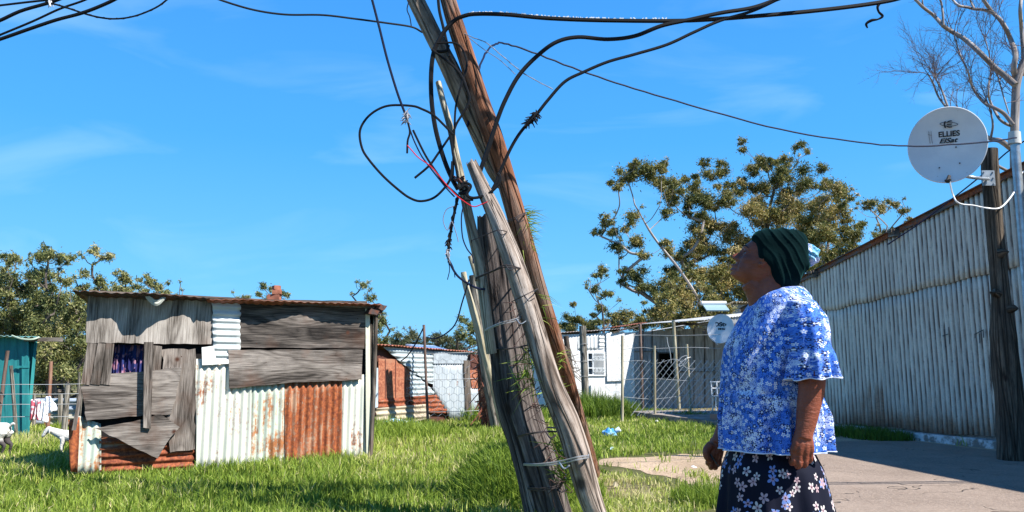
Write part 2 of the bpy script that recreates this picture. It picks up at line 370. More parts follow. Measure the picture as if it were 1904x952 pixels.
def blades(X, Y, h, wd, tint, lean=.5, Z=0.0):
    n = len(X); th = rng.random(n)*2*PI; ld = rng.random(n)*2*PI; ln = h*lean*rng.random(n)
    cx, sx = np.cos(th)*wd/2, np.sin(th)*wd/2; lx, ly = np.cos(ld)*ln, np.sin(ld)*ln
    V = np.zeros((n, 5, 3))
    V[:, 0] = np.stack([X-cx, Y-sx, X*0+Z-.01], 1); V[:, 1] = np.stack([X+cx, Y+sx, X*0+Z-.01], 1)
    V[:, 2] = np.stack([X+cx*.8+lx*.35, Y+sx*.8+ly*.35, Z+h*.55], 1); V[:, 3] = np.stack([X-cx*.8+lx*.35, Y-sx*.8+ly*.35, Z+h*.55], 1)
    V[:, 4] = np.stack([X+lx, Y+ly, Z+h*(1-.25*ln/h)], 1)
    b = np.arange(n)[:, None]*5
    Fc = np.concatenate([b+np.array([[0, 1, 2]]), b+np.array([[0, 2, 3]]), b+np.array([[3, 2, 4]])], 0)
    return V.reshape(-1, 3), Fc, np.repeat(tint, 5)
# density falls with distance; blades get wider
NB = 430000
d = 3.2*np.exp(rng.random(NB)**.85*np.log(24/3.2)); X = (rng.random(NB)*2-1)*(.70*d+1.5); Y = d
dist = np.minimum.reduce([np.hypot(X-p[0], Y-p[1]) for p in ragged(DIRT, .0, .3)]); rr0 = rng.random(NB)
keep = ~inpoly(X, Y, DIRT) | ((rr0 < .5*(1-dist/.75)*vnoise(X, Y, 3, 31)) & (X < 3.2) & (Y < 13)) | ((rr0 < .25*(1-dist/.5)) & (vnoise(X, Y, 2.5, 33) > .6) & (Y < 13))
keep &= ~((~inpoly(X, Y, DIRT)) & (rr0 < .75*(1-dist/.7)) & (X > .6) & (X < 3) & (Y < 12.5))
keep &= X < WX(Y)-.05
keep &= ~((dist < .55) & (vnoise(X, Y, 4, 9)*.55 > dist) & (Y < 12) & (X > .5) & (X < 3.5))
X, Y, d = X[keep], Y[keep], d[keep]
cl = vnoise(X, Y, 1.1, 5); cl2 = vnoise(X, Y, 4.5, 6)
cl3 = vnoise(X, Y, 11, 41); h = (.05+.075*cl+.05*cl2)*(.6+.7*rng.random(len(X)))*(.55+.9*cl3)
pat = vnoise(X, Y, .75, 21)*.7+vnoise(X, Y, 2.6, 22)*.3; kp = (pat < .70) | (rng.random(len(X)) < .35); X, Y, d, cl, cl2, h, pat, cl3 = X[kp], Y[kp], d[kp], cl[kp], cl2[kp], h[kp], pat[kp], cl3[kp]
h *= np.where(pat > .62, .7, 1.0)
h *= np.where((X > .6) & (X < 4) & (Y < 9.5), .62, 1.0)                          # trampled near the path
h *= np.where((X > -3.6) & (X < .4) & (Y > 8.8) & (Y < 14), 1.35, 1)
wd = .0042+.0009*d
tint = np.clip(.12+.45*cl2+.25*rng.random(len(X))+.15*(cl-.5)+np.where(rng.random(len(X)) > .91, .4, 0)+.35*(vnoise(X, Y, .55, 51)-.5)+.2*(cl3-.5), 0, 1)
tint = np.where((X > .6) & (Y < 9.5), np.clip(tint+.12, 0, 1), tint); tint = np.clip(tint + np.where(pat > .6, .22, 0) + .12*rng.normal(size=len(X)), 0, 1)
V, Fc, tt = blades(X, Y, h, wd, tint, .9)
tag(npmesh('lawn_grass', V, Fc, GRASS, tt), kind='stuff')
def tuft(name, px, py, r, n, hh, label, tb=.35, wdt=.008, parent=None, cat='plant', grp=None, lean=.7, Z=0.0):
    c = G(px, py); a = rng.random(n)*2*PI; q = r*np.sqrt(rng.random(n)); X = c.x+np.cos(a)*q; Y = c.y+np.sin(a)*q
    h = hh*(.5+.6*rng.random(n))*(1-.4*q/r); V, Fc, tt = blades(X, Y, h, np.full(n, wdt), np.clip(tb+.4*rng.random(n)-.1, 0, 1), lean)
    o = npmesh(name, V, Fc, GRASS, tt); return tag(o, label, cat, grp)
tuft('grass_tuft', 1312, 935, .30, 1500, .24, 'spiky green grass tuft on the dirt in front of the floral skirt')
mc = (.03, 7.35); mr_ = (.58, .95); MH = .36  # added mound, its steep side gives the dark shade left of the stump
m = MB(); vs = []; nr_, ns_ = 14, 40
for i in range(nr_+1):
    q = i/nr_
    for k in range(ns_): a = 2*PI*k/ns_; rr_ = q*(1+.15*math.sin(3*a+1)); vs.append((mc[0]+mr_[0]*rr_*math.cos(a), mc[1]+mr_[1]*rr_*math.sin(a), MH*(1-q**2.6)-.01+.02*mnoise.noise(Vector((a*2, q*4, 1)))))
fs = [(i*ns_+k, (i+1)*ns_+k, (i+1)*ns_+(k+1) % ns_, i*ns_+(k+1) % ns_) for i in range(nr_) for k in range(ns_)]
m.add(vs, fs); mound = m.build('earth', flat('mound_soil', (.04, .06, .015), .95, var=.4), None, True); mroot = thing('shade_mound', 'small steep grassy mound added for its shade behind the leaning stump', 'mound', (mc[0], mc[1], 0)); mound.parent = mroot; mound.matrix_parent_inverse = Matrix.Translation((-mc[0], -mc[1], 0))
nb = 16000; aa = rng.random(nb)*2*PI; qq = 1.03*rng.random(nb)**.33; bx2 = mc[0]+mr_[0]*qq*np.cos(aa); by2 = mc[1]+mr_[1]*qq*np.sin(aa); V, Fc, tt = blades(bx2, by2, .10+.10*rng.random(nb), np.full(nb, .011), np.clip(.1+.5*rng.random(nb), 0, 1), .8, np.maximum(0, MH*(1-qq**2.6))); V0 = V.copy(); npmesh('grass', V0, Fc, GRASS, tt, mroot)
tuft('weed_clump', 1045, 880, .40, 2600, .50, 'dense tall grass clump added to cast shade behind the foot of the split pole', .3, .010, lean=.5)  # extra clump, added to throw shade leftward past the stump
tuft('grass_tuft', 1083, 925, .22, 500, .30, 'green grass tuft growing at the foot of the slanting pole and the stump')
tuft('weed_clump', 1100, 778, 1.0, 2600, .85, 'tall green weeds around the thick fence post by the white house', .15, .02)
tuft('weed_clump', 1128, 770, .9, 1500, .60, 'lower weed clump spreading under the barred white window', .3, .02)
tuft('weed_clump', 925, 782, 1.2, 2500, .65, 'rank green weeds at the foot of the far pale posts', .25, .02)
tuft('weed_clump', 720, 812, 1.1, 2600, .45, 'bright green weeds between the plywood shack and the netting fence', .4, .016)
tuft('weed_clump', 1283, 783, .5, 700, .35, 'small weeds at the short fence post nearest the woman', .2, .014)
tuft('weed_clump', 1200, 775, 1.3, 1200, .28, 'thin weeds along the chain-link fence foot', .3, .014)
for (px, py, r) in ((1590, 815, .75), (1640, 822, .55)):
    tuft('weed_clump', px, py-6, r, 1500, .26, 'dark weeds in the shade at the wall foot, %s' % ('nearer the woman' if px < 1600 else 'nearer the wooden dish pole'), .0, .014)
tuft('weed_clump', 68, 826, .8, 900, .3, 'brownish dry weeds before the turquoise shed', .75, .012)
# ================================================================ PLYWOOD AND TIN SHACK
WH = wood_board('plywood_h', 'x', (.025, .021, .018), (.115, .098, .086), (.30, .265, .235), wscale=8); WHD = wood_board('plywood_h_dark', 'x', (.016, .014, .013), (.085, .073, .064), (.25, .215, .19), 7, .3)
WV = wood_board('plank_v', 'z', (.04, .033, .027), (.155, .132, .115), (.36, .315, .275), 6, .35)
WVL = wood_board('plywood_v_light', 'z', (.07, .058, .048), (.26, .232, .205), (.48, .44, .395), 4, .35)
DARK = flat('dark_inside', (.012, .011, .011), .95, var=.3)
TIMB = wood_board('timber_z', 'z', (.03, .025, .02), (.14, .115, .095), (.3, .26, .22))
TIMX = wood_board('timber_x', 'x', (.03, .025, .02), (.14, .115, .095), (.3, .26, .22))
S_WHITE = sheet('painted_sheet', (.74, .72, .62), .28, 'z', (.50, .53, .45)); S_GREEN = sheet('pale_green_sheet', (.66, .68, .56), .44, 'z', (.42, .50, .42), ((.22, .08, .03), (.42, .17, .06)))
S_RUST = sheet('rust_sheet', (.62, .50, .36), .66, 'z', (.40, .22, .13), ((.16, .04, .018), (.42, .125, .04))); S_RUSTH = sheet('rust_sheet_h', (.55, .40, .30), .72, 'x', (.33, .2, .13), ((.13, .032, .016), (.38, .11, .045)))
S_WHITEH = sheet('white_sheet_h', (.68, .71, .70), .08, 'x', (.52, .57, .58)); S_ROOF = sheet('roof_rust', (.09, .07, .065), .45, 'z', (.03, .028, .028), ((.06, .025, .018), (.16, .06, .035))); S_ROOFR = sheet('roof_red', (.42, .15, .10), .5, 'z', (.33, .12, .09))
A1 = G(135, 893); B1 = G(686, 855); f1 = Facade(A1, B1)
s1 = thing('patched_shack', 'shack patched together from grey plywood and rusty white corrugated sheets', 'shack', f1.A, f1.rot)
def panel(f, name, pp, mat, parent, off=.02, th=.018, label=None, rag=.0, tilt=None, step=.12):
    m = MB(); m.prism(f.poly(*pp, off=off), -off-th/2, -off+th/2, rag, step); o = m.build(name, mat, parent, local=True)
    if label: o['label'] = label
    return o
def cpanel(f, name, pp, mat, parent, axis='z', off=.02, pitch=.076, amp=.01, label=None, wob=.006, rows=6):
    m = MB(); m.corr(f.poly(*pp, off=off), -off, axis, pitch, amp, wob=wob, rows=rows); o = m.build(name, mat, parent, True, local=True); solid(o, .0015)
    if label: o['label'] = label
    return o
Lf = f1.L; DP = 1.4
zt = lambda u: np.interp(u, [0, Lf], [f1.uv(165, 556)[1], f1.uv(684, 565)[1]])
# inner wall with a window hole
wl, wt_ = f1.uv(204, 640, -.03); wr, wb_ = f1.uv(272, 694, -.03)
m = MB(); y0, y1 = .03, .07
for (a, b, za, zb) in ((.06, wl, .02, None), (wr, Lf-.04, .02, None), (wl, wr, .02, wb_), (wl, wr, wt_, None)):
    m.prism([(a, za), (b, za), (b, zb or zt(b)-.05), (a, zb or zt(a)-.05)], y0, y1)
SKW = .36; m.beam((Lf-.03, .08, zt(Lf)/2-.02), (Lf-.03+SKW*DP, DP, zt(Lf)/2-.06), .04, zt(Lf)-.12); m.beam((.06, .08, zt(0)/2-.02), (.06+SKW*DP, DP, zt(0)/2-.06), .04, zt(0)-.12); m.box((Lf/2+SKW*DP, DP, .95), (Lf-.1, .05, 1.8))
m.build('wall', DARK, s1, local=True)
t = NT('curtain_cloth', .9, .1); n = t.noise(t.obj((1, 1, 1)), 9, 3, .5, .8); n2 = t.noise(t.obj((3, 1, 1)), 5, 2)
c = t.mix(t.step(n, .50, .54), (.03, .045, .16), (.42, .22, .30)); c = t.mix(t.step(n2, .5, .56), c, (.03, .03, .12)); CURT = t.fin(c)
m = MB(); nn = 40; vs = []; fs = []
for i in range(nn+1):
    u = wl-.02 + (wr-wl+.04)*i/nn
    for j, z in enumerate((wb_-.03, (wb_+wt_)/2, wt_+.03)): vs.append((u, .10+.02*math.sin(i*1.1)+.01*math.sin(i*2.9), z))
fs = [(i*3+j, (i+1)*3+j, (i+1)*3+j+1, i*3+j+1) for i in range(nn) for j in range(2)]
m.add(vs, fs).build('curtain', CURT, s1, True, local=True)
cpanel(f1, 'corrugated_sheet', [(140, 772), (188, 788), (188, 880), (139, 880)], S_GREEN, s1, label='pale green and white sheet at the low left corner')
cpanel(f1, 'corrugated_sheet', [(127, 780), (149, 776), (144, 880), (130, 878)], S_RUST, s1, off=.035, label='narrow rusty corner sheet')
cpanel(f1, 'corrugated_sheet', [(184, 812), (362, 826), (362, 874), (186, 884)], S_RUSTH, s1, 'x', label='rusty sheet with level ribs along the ground', amp=.013)
cpanel(f1, 'corrugated_sheet', [(364, 668), (467, 664), (467, 884), (364, 888)], S_WHITE, s1, off=.045, label='wide white ribbed sheet', pitch=.085, amp=.015)
cpanel(f1, 'corrugated_sheet', [(465, 706), (532, 704), (532, 878), (465, 884)], S_GREEN, s1, off=.035, label='pale green sheet with rust streaks', pitch=.085, amp=.015)
cpanel(f1, 'corrugated_sheet', [(530, 702), (635, 698), (635, 864), (530, 878)], S_RUST, s1, off=.045, label='brown rusted ribbed sheet', pitch=.085, amp=.015)
cpanel(f1, 'corrugated_sheet', [(633, 698), (678, 696), (680, 856), (633, 864)], S_WHITE, s1, off=.03, label='cream sheet at the right corner', pitch=.085, amp=.015)
cpanel(f1, 'corrugated_sheet', [(395, 558), (448, 558), (446, 668), (396, 670)], S_WHITEH, s1, 'x', .075, .082, .012, label='white sheet with level ribs')
panel(f1, 'plywood_board', [(163, 550), (392, 554), (395, 640), (160, 637)], WVL, s1, .05, label='light grey top board with dark knots', rag=.008, step=.07)
panel(f1, 'plywood_board', [(446, 556), (682, 560), (677, 648), (446, 646)], WHD, s1, .06, label='dark grey upper board', rag=.004)
panel(f1, 'plywood_board', [(424, 651), (674, 650), (672, 706), (545, 711), (426, 722)], WH, s1, .085, label='dark grey lower board with slanting foot', rag=.006)
panel(f1, 'plywood_board', [(301, 650), (363, 648), (362, 835), (316, 841)], WV, s1, .052, label='upright grey board with broken foot', rag=.012, step=.06)
panel(f1, 'plywood_board', [(150, 719), (203, 695), (338, 684), (328, 732), (318, 770), (240, 774), (161, 782)], WH, s1, .075, label='grey board under the window', rag=.008, step=.07)
panel(f1, 'plywood_board', [(176, 796), (262, 780), (297, 769), (334, 794), (310, 823), (293, 852)], WH, s1, .13, label='kite shaped hanging board', rag=.008, step=.07)
for a, b, c_, d_ in ((163, 181, 150, 167), (182, 196, 168, 186), (197, 212, 187, 205)):
    panel(f1, 'plank', [(a, 638), (b, 639), (d_-.5, 716), (c_, 714)], WV, s1, .085)
panel(f1, 'plank', [(285, 642), (301, 644), (297, 706), (284, 705)], WV, s1, .07, rag=.004)
panel(f1, 'plank', [(268, 636), (285, 636), (280, 797), (266, 795)], WV, s1, .165, .03, label='long upright plank in front of the boards')
panel(f1, 'torn_sheet', [(375, 646), (397, 643), (402, 668), (432, 668), (428, 676), (376, 679)], flat('white_torn', (.7, .72, .7)), s1, .09, .004)
panel(f1, 'plank', [(133, 800), (150, 716), (152, 740), (141, 800)], WV, s1, .10, .02, rag=.004)
panel(f1, 'corner_trim', [(679, 566), (687, 566), (689, 852), (681, 857)], sheet('trim_sheet', (.70, .70, .56), .25, 'z'), s1, .07, .02)
panel(f1, 'corner_trim', [(686, 600), (692, 604), (693, 850), (688, 852)], TIMB, s1, .06, .02)
# corner post + right side cladding
m = MB(); m.tube([f1.w(Lf-.02, -.09, 0), f1.w(Lf, -.10, 1.0), f1.w(Lf+.01, -.085, zt(Lf))], [.03, .028, .026], 8, lump=.15); m.build('corner_post', TIMB, s1)
for k in range(6):
    m = MB(); m.corr([(0, .02), (.5, .02), (.5, zt(Lf)-.1-.03*k), (0, zt(Lf)-.06-.03*k)], 0, 'z', .076, .01)
    o = m.build('side_sheet', S_GREEN if k % 2 else S_WHITE, s1, True, local=True); o.location = (Lf+.03+.36*.5*k, .02+.5*k, 0); o.rotation_euler = (0, 0, math.atan2(1, .36))
# roof: two corrugated sheets, ragged front edge
def roof_sheet(f, name, u0, u1, zf0, zf1, yf, yb, zdrop, mat, parent, pitch=.1, amp=.012, label=None, ragf=.05, th=.006, skew=0.0):
    nx = int((u1-u0)/pitch*6); ny = 8; vs = []; fs = []
    for i in range(nx+1):
        u = u0+(u1-u0)*i/nx; rg = ragf*mnoise.noise(Vector((u*2.3, 4, yf)))*2
        for j in range(ny+1):
            y = yf+rg+(yb-yf-rg)*j/ny; z = zf0+(zf1-zf0)*i/nx - zdrop*j/ny + amp*math.sin(2*PI*(u-u0)/pitch) + .012*mnoise.noise(Vector((u*3, y*2, 7)))
            vs.append((u+skew*(y-yf), y, z))
    fs = [(i*(ny+1)+j, (i+1)*(ny+1)+j, (i+1)*(ny+1)+j+1, i*(ny+1)+j+1) for i in range(nx) for j in range(ny)]
    m = MB(); m.add(vs, fs); o = m.build(name, mat, parent, True, local=True); solid(o, th)
    if label: o['label'] = label
    return o
ua, za = f1.uv(131, 540, .28); ub, zb = f1.uv(388, 553, .28); uc, zc_ = f1.uv(383, 555, .25); ud, zd = f1.uv(709, 566, .25)
roof_sheet(f1, 'roof_sheet', ua, ub, za, zb, -.32, DP+.1, .25, S_ROOF, s1, amp=.006, th=.004, label='dark rusted roof sheet', ragf=.12, skew=.36)
roof_sheet(f1, 'roof_sheet', uc, ud, zc_-.005, zd, -.25, DP+.1, .25, S_ROOFR, s1, amp=.006, th=.004, label='red rusted roof sheet', ragf=.05, skew=.36)
m = MB(); m.box((Lf/2, -.10, zt(Lf/2)-.02+.03), (Lf, .05, .05)); m.build('roof_beam', TIMX, s1, local=True)
for k, (px, py) in enumerate(((692, 572), (699, 578), (704, 570), (688, 580))):
    u, z = f1.uv(px, py, .1); m = MB(); m.prism([(u-.07, z-.03), (u+.05, z-.05), (u+.09, z+.01), (u-.03, z+.04)], -.12-.03*k, .05, .012, .04); m.build('roof_scrap', S_ROOF, s1, local=True)
# rag hanging under the eave, bricks and a stone holding the roof down
CL = flat('grey_rag', (.42, .43, .38), .95)
m = MB(); a = f1.uv(276, 551, .3); b = f1.uv(304, 553, .3)
for k in range(3): m.tube(crv([f1.w(a[0]-.01*k, -.3+.02*k, a[1]), f1.w((a[0]+b[0])/2, -.32, a[1]-.05-.02*k), f1.w(b[0]+.01*k, -.3, b[1])], 6), [.008]+[.016]*11+[.006], 7, lump=.5)
tag(m.build('rag', CL, None, True), 'pale grey rag tucked under the dark roof edge above the knotty board', 'rag')
BR = flat('red_brick', (.33, .13, .08), .9, var=.35)
for k, (px, py, sx, sz, lb) in enumerate(((510, 553, .16, .07, 'broken red brick lying lowest of the pile on the tin roof'), (515, 543, .12, .06, 'middle brick piece of the small pile on the tin roof'), (514, 535, .09, .05, 'small brick piece topmost on the pile on the tin roof'))):
    p = P(px, py, f1.w(2, .3, 0).y); m = MB(); m.prism([(-sx/2, -sz/2), (sx/2, -sz/2), (sx/2*.9, sz/2), (-sx/2*.95, sz/2*.9)], -.05, .05, .006, .03)
    o = m.build('brick', BR); o.location = p; o.rotation_euler = (0, 0, .3*k); tag(o, lb, 'brick', 'bricks on the shack roof')
# ================================================================ SECOND SHACK
S_GREY = sheet('grey_zinc', (.46, .50, .52), .10, 'z', (.33, .38, .42)); S_GREYH = sheet('grey_zinc_h', (.50, .55, .56), .08, 'x', (.36, .43, .46)); S_BEIGE = sheet('beige_h', (.55, .47, .34), .25, 'x', (.40, .33, .24))
S_RED2 = sheet('red_rust_patch', (.45, .22, .13), .72, 'x', (.35, .17, .10), ((.22, .065, .035), (.48, .19, .10)))
f2 = Facade(G(676, 803), G(896, 782))
s2 = thing('rusty_shack', 'low tin shack patched with red rusty panels behind the netting fence', 'shack', f2.A, f2.rot)
L2 = f2.L; z2 = lambda u: np.interp(u, [0, L2], [f2.uv(690, 645)[1], f2.uv(884, 655)[1]])
m = MB(); m.prism([(0, 0), (L2, 0), (L2, z2(L2)-.05), (0, z2(0)-.05)], .03, .07); m.box((L2-.02, 1.6, .75), (.04, 3, 1.5)); m.box((L2/2, 3.1, .75), (L2, .05, 1.5)); m.build('wall', flat('reddish_dark', (.09, .035, .025)), s2, local=True)
panel(f2, 'rust_panel', [(703, 666), (762, 670), (762, 742), (703, 756)], S_RED2, s2, .03, rag=.01)
for x_ in (716, 735, 752): panel(f2, 'seam', [(x_, 668), (x_+1.2, 668), (x_+1.2, 742), (x_, 744)], flat('seam_dark', (.12, .04, .03)), s2, .043, .006)
cpanel(f2, 'corrugated_sheet', [(712, 645), (806, 651), (806, 714), (796, 712), (745, 674)], S_GREYH, s2, 'x', .06, .1, .012)
cpanel(f2, 'corrugated_sheet', [(761, 690), (768, 690), (812, 733), (761, 738)], S_GREYH, s2, 'x', .04, .1, .012)
cpanel(f2, 'corrugated_sheet', [(760, 737), (812, 734), (835, 768), (765, 768)], S_RUSTH, s2, 'x', .05, .1, .013)
cpanel(f2, 'corrugated_sheet', [(702, 742), (760, 738), (762, 760), (702, 762)], S_RUSTH, s2, 'x', .055, .1, .013)
cpanel(f2, 'corrugated_sheet', [(699, 759), (794, 751), (800, 778), (699, 800)], S_BEIGE, s2, 'x', .07, .11, .016)
cpanel(f2, 'corrugated_sheet', [(806, 672), (864, 672), (866, 784), (838, 780), (805, 724)], S_GREY, s2, 'z', .05, .09, .012, label='vertical ribbed grey sheet')
panel(f2, 'grey_sheet', [(806, 652), (872, 655), (866, 676), (806, 676)], flat('zinc_flat', (.34, .38, .41), .5, var=.2), s2, .075, .004)
panel(f2, 'door_post', [(862, 670), (872, 670), (877, 784), (866, 784)], TIMB, s2, .08, .03)
panel(f2, 'rust_panel', [(872, 688), (894, 688), (892, 722), (877, 722)], S_RED2, s2, .05)
cpanel(f2, 'corrugated_sheet', [(874, 722), (893, 722), (893, 784), (877, 784)], S_GREY, s2, 'z', .04, .08, .01)
panel(f2, 'grey_sheet', [(690, 684), (703, 684), (703, 757), (692, 760)], flat('zinc_flat2', (.42, .5, .56), .5, var=.2), s2, .06, .004)
u0, zz0 = f2.uv(686, 639, .15); u1, zz1 = f2.uv(887, 655, .15)
roof_sheet(f2, 'roof_sheet', u0, u1, zz0, zz1, -.15, 3.2, .05, S_ROOFR, s2, ragf=.02)
# solar panel on that roof
sp_ = thing('solar_panel', 'small blue solar panel propped on the low shack roof', 'solar panel', f2.w(f2.uv(832, 648)[0], .45, z2(2.5)-.06), f2.rot)
m = MB(); rot = Matrix.Rotation(R(14), 3, 'X'); m.box((0, 0, .11), (1.0, .7, .03), rot); m.build('frame', flat('alu', (.6, .62, .65), .35, .6), sp_, local=True)
t = NT('pv_cells', .15, .6); cc = t.mix(t.step(t.vor(t.obj((1, 1, 1), False), 7, 'F1', 'Distance', rand=0.0), .40, .44), (.01, .03, .16), (.35, .4, .5)); pv = t.fin(cc)
m = MB(); m.box(Vector((0, 0, .11))+rot @ Vector((0, 0, .0185)), (.94, .63, .006), rot); m.build('cells', pv, sp_, local=True)
ALU2 = flat('alu2', (.5, .5, .52), .4, .5)
for sx in (-.4, .4): m = MB(); m.beam((sx, .25, -.04), (sx, .28, .17), .03, .03); m.build('bracket', ALU2, sp_, local=True)
# planks and white boards on the ground in front
for k, (a, b, wd_, mt, lb) in enumerate((((722, 789), (868, 765), .14, flat('white_board', (.72, .74, .74)), 'long white board lying before the rusty shack'), ((742, 795), (872, 768), .10, TIMX, 'weathered grey plank lying against the white board'), ((735, 786), (862, 762), .12, flat('cream_board', (.62, .58, .5)), 'cream board lying behind the white one'))):
    pa = G(*a); pb = G(*b); pa.z = .10+.02*k; pb.z = .16+.03*k; m = MB(); m.beam(pa, pb, wd_, .03); m.beam(pa+Vector((.1, .1, -.06)), pb+Vector((-.2, .1, -.06)), wd_*.8, .03)
    tag(m.build('ground_board', mt), lb, 'board', 'boards lying before the rusty shack')
t = NT('blue_white_bag', .5, .3); n = t.noise(t.obj((1, 1, 1)), 9, 2); BAGM = t.fin(t.mix(t.step(n, .5, .53), (.75, .8, .82), (.12, .42, .68)))
m = MB(); p = G(738, 800); m.tube([p+Vector((-.3, 0, .14)), p+Vector((-.1, 0, .17)), p+Vector((.15, 0, .16)), p+Vector((.45, 0, .14))], [.02, .07, .08, .02], 12, lump=.7)
tag(m.build('plastic_bag', BAGM, None, True), 'flattened blue and white plastic sack lying on the white board', 'plastic bag')
# ================================================================ WHITE HOUSE
t = NT('whitewashed_wall', .85, .2)
n1 = t.noise(t.obj((1, 1, 1)), 1.3, 6, .65); n2 = t.noise(t.obj((6, 1, .8)), 2.2, 5, .65); n3 = t.noise(t.obj((1, 1, 1)), 14, 4)
c = t.mix(t.step(n1, .36, .6), (.62, .63, .62), (.80, .81, .80)); c = t.mix(t.step(n2, .52, .72), c, (.40, .38, .35)); c = t.mix(t.step(n3, .56, .66), c, (.55, .55, .54))
WHITEW = t.fin(c, None, t.bump(t.math('ADD', n1, t.math('MULTIPLY', n3, .3)), 1, .06))
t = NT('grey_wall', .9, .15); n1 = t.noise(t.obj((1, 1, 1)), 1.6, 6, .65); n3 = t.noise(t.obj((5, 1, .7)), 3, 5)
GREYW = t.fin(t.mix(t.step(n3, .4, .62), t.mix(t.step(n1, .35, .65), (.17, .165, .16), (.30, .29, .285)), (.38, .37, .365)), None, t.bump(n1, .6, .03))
fh = Facade(G(1020, 764), G(1420, 756)); hs_ = thing('white_house', 'long low whitewashed house with a shaded tin porch and barred window', 'house', fh.A, fh.rot)
Lh = fh.L; U = lambda px, py, off=0: fh.uv(px, py, off)
zl = U(1030, 622)[1]; zr = U(1145, 617)[1]; zp = 2.85
w0 = U(1090, 654); w1 = U(1125, 699); d0 = U(1222, 655); d1 = U(1257, 704); uj = U(1178, 640)[0]
m = MB(); ztop = lambda u: np.interp(u, [0, uj, Lh], [zl-.02, zr-.0, zr+.35])
def wallseg(a, b, za, zb): m.prism([(a, za), (b, za), (b, ztop(b) if zb is None else zb), (a, ztop(a) if zb is None else zb)], 0, .12)
for a, b, za, zb in ((0, w0[0], 0, None), (w0[0], w1[0], 0, w1[1]), (w0[0], w1[0], w0[1], None), (w1[0], uj, 0, None)): wallseg(a, b, za, zb)
m.box((.06, 2.5, 1.1), (.1, 4.7, 2.2)); m.build('wall', WHITEW, hs_, local=True)
m = MB()
for a, b, za, zb in ((uj, d0[0], 0, None), (d0[0], d1[0], 0, d1[1]), (d0[0], d1[0], d0[1], None), (d1[0], Lh, 0, None)): wallseg(a, b, za, zb)
m.box((Lh-.06, 2.5, 1.2), (.1, 4.7, 2.4)); m.box((Lh/2, 4.95, 1.2), (Lh, .1, 2.4)); m.build('porch_wall', GREYW, hs_, local=True, ).update_tag()
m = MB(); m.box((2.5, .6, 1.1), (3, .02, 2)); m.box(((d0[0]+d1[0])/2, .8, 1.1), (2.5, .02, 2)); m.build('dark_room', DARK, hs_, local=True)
cpanel(fh, 'corrugated_patch', [(1075, 625), (1112, 622), (1112, 650), (1075, 650)], sheet('white_patch', (.72, .74, .72), .02), hs_, 'z', .02, .12, .012)
cpanel(fh, 'corrugated_patch', [(1114, 622), (1124, 621), (1124, 648), (1114, 648)], sheet('white_patch_h', (.72, .74, .72), .02, 'x'), hs_, 'x', .03, .12, .012)
panel(fh, 'wall_sheet', [(1127, 618), (1161, 616), (1159, 708), (1129, 709)], WHITEW, hs_, .05, .015)
for px_ in (1195, 1212, 1262, 1290, 1310, 1328): panel(fh, 'wall_seam', [(px_, 612), (px_+1.3, 612), (px_+1.3, 752), (px_, 752)], TIMB, hs_, .015, .02)
panel(fh, 'wall_seam', [(1180, 652), (1222, 652), (1222, 654), (1180, 654)], TIMB, hs_, .02, .02); panel(fh, 'wall_seam', [(1258, 690), (1335, 690), (1335, 692), (1258, 692)], TIMB, hs_, .02, .02)
# windows
WF = flat('white_frame', (.7, .72, .72), .5); GL = NT('window_glass', .08, .6); GLM = GL.fin((.05, .08, .11))
m = MB(); uw, zw, uh, zh = w0[0], w1[1], w1[0], w0[1]
def frm(m, a, b, c, d, t_=.05, y=-.01, n=(1,), hb=()):
    m.box(((a+b)/2, y, c+t_/2), (b-a, .06, t_)); m.box(((a+b)/2, y, d-t_/2), (b-a, .06, t_)); m.box((a+t_/2, y, (c+d)/2), (t_, .061, d-c-2*t_)); m.box((b-t_/2, y, (c+d)/2), (t_, .061, d-c-2*t_))
    for f in n: m.box((a+(b-a)*f, y, (c+d)/2), (t_*.8, .055, d-c-2*t_))
    for f in hb: m.box(((a+b)/2, y, c+(d-c)*f), (b-a-2*t_, .05, t_*.6))
frm(m, uw, uh, zw, zh, .05, -.01, (.34,), (.33, .66)); wo = m.build('window', WF, hs_, local=True)
m = MB(); m.box(((uw+uh)/2, .05, (zw+zh)/2), (uh-uw-.04, .01, zh-zw-.04)); m.build('pane', GLM, wo, local=True)
m = MB()
for k in range(9):
    u = uw+(uh-uw)*(.40+.062*k); m.box((u, -.055, (zw+zh)/2), (.012, .012, zh-zw-.12))
for k in range(6):
    for s_ in (0, 1): m.tube([(uw+(uh-uw)*(.42+.1*k)+.05*math.cos(a), -.06, zh-.2-.35*s_+.06*math.sin(a)) for a in np.linspace(0, 2*PI, 9)], .006, 4)
m.build('window_bars', WF, wo, local=True)
m = MB(); frm(m, d0[0], d1[0], d1[1], d0[1], .04, -.01, ()); m.build('window', flat('dark_frame', (.05, .045, .04)), hs_, local=True)
m = MB(); p = U(1262, 613, .03); m.box((p[0], -.06, p[1]), (.16, .1, .07)); m.build('porch_lamp', flat('lampbox', (.5, .5, .47), .5), hs_, local=True)
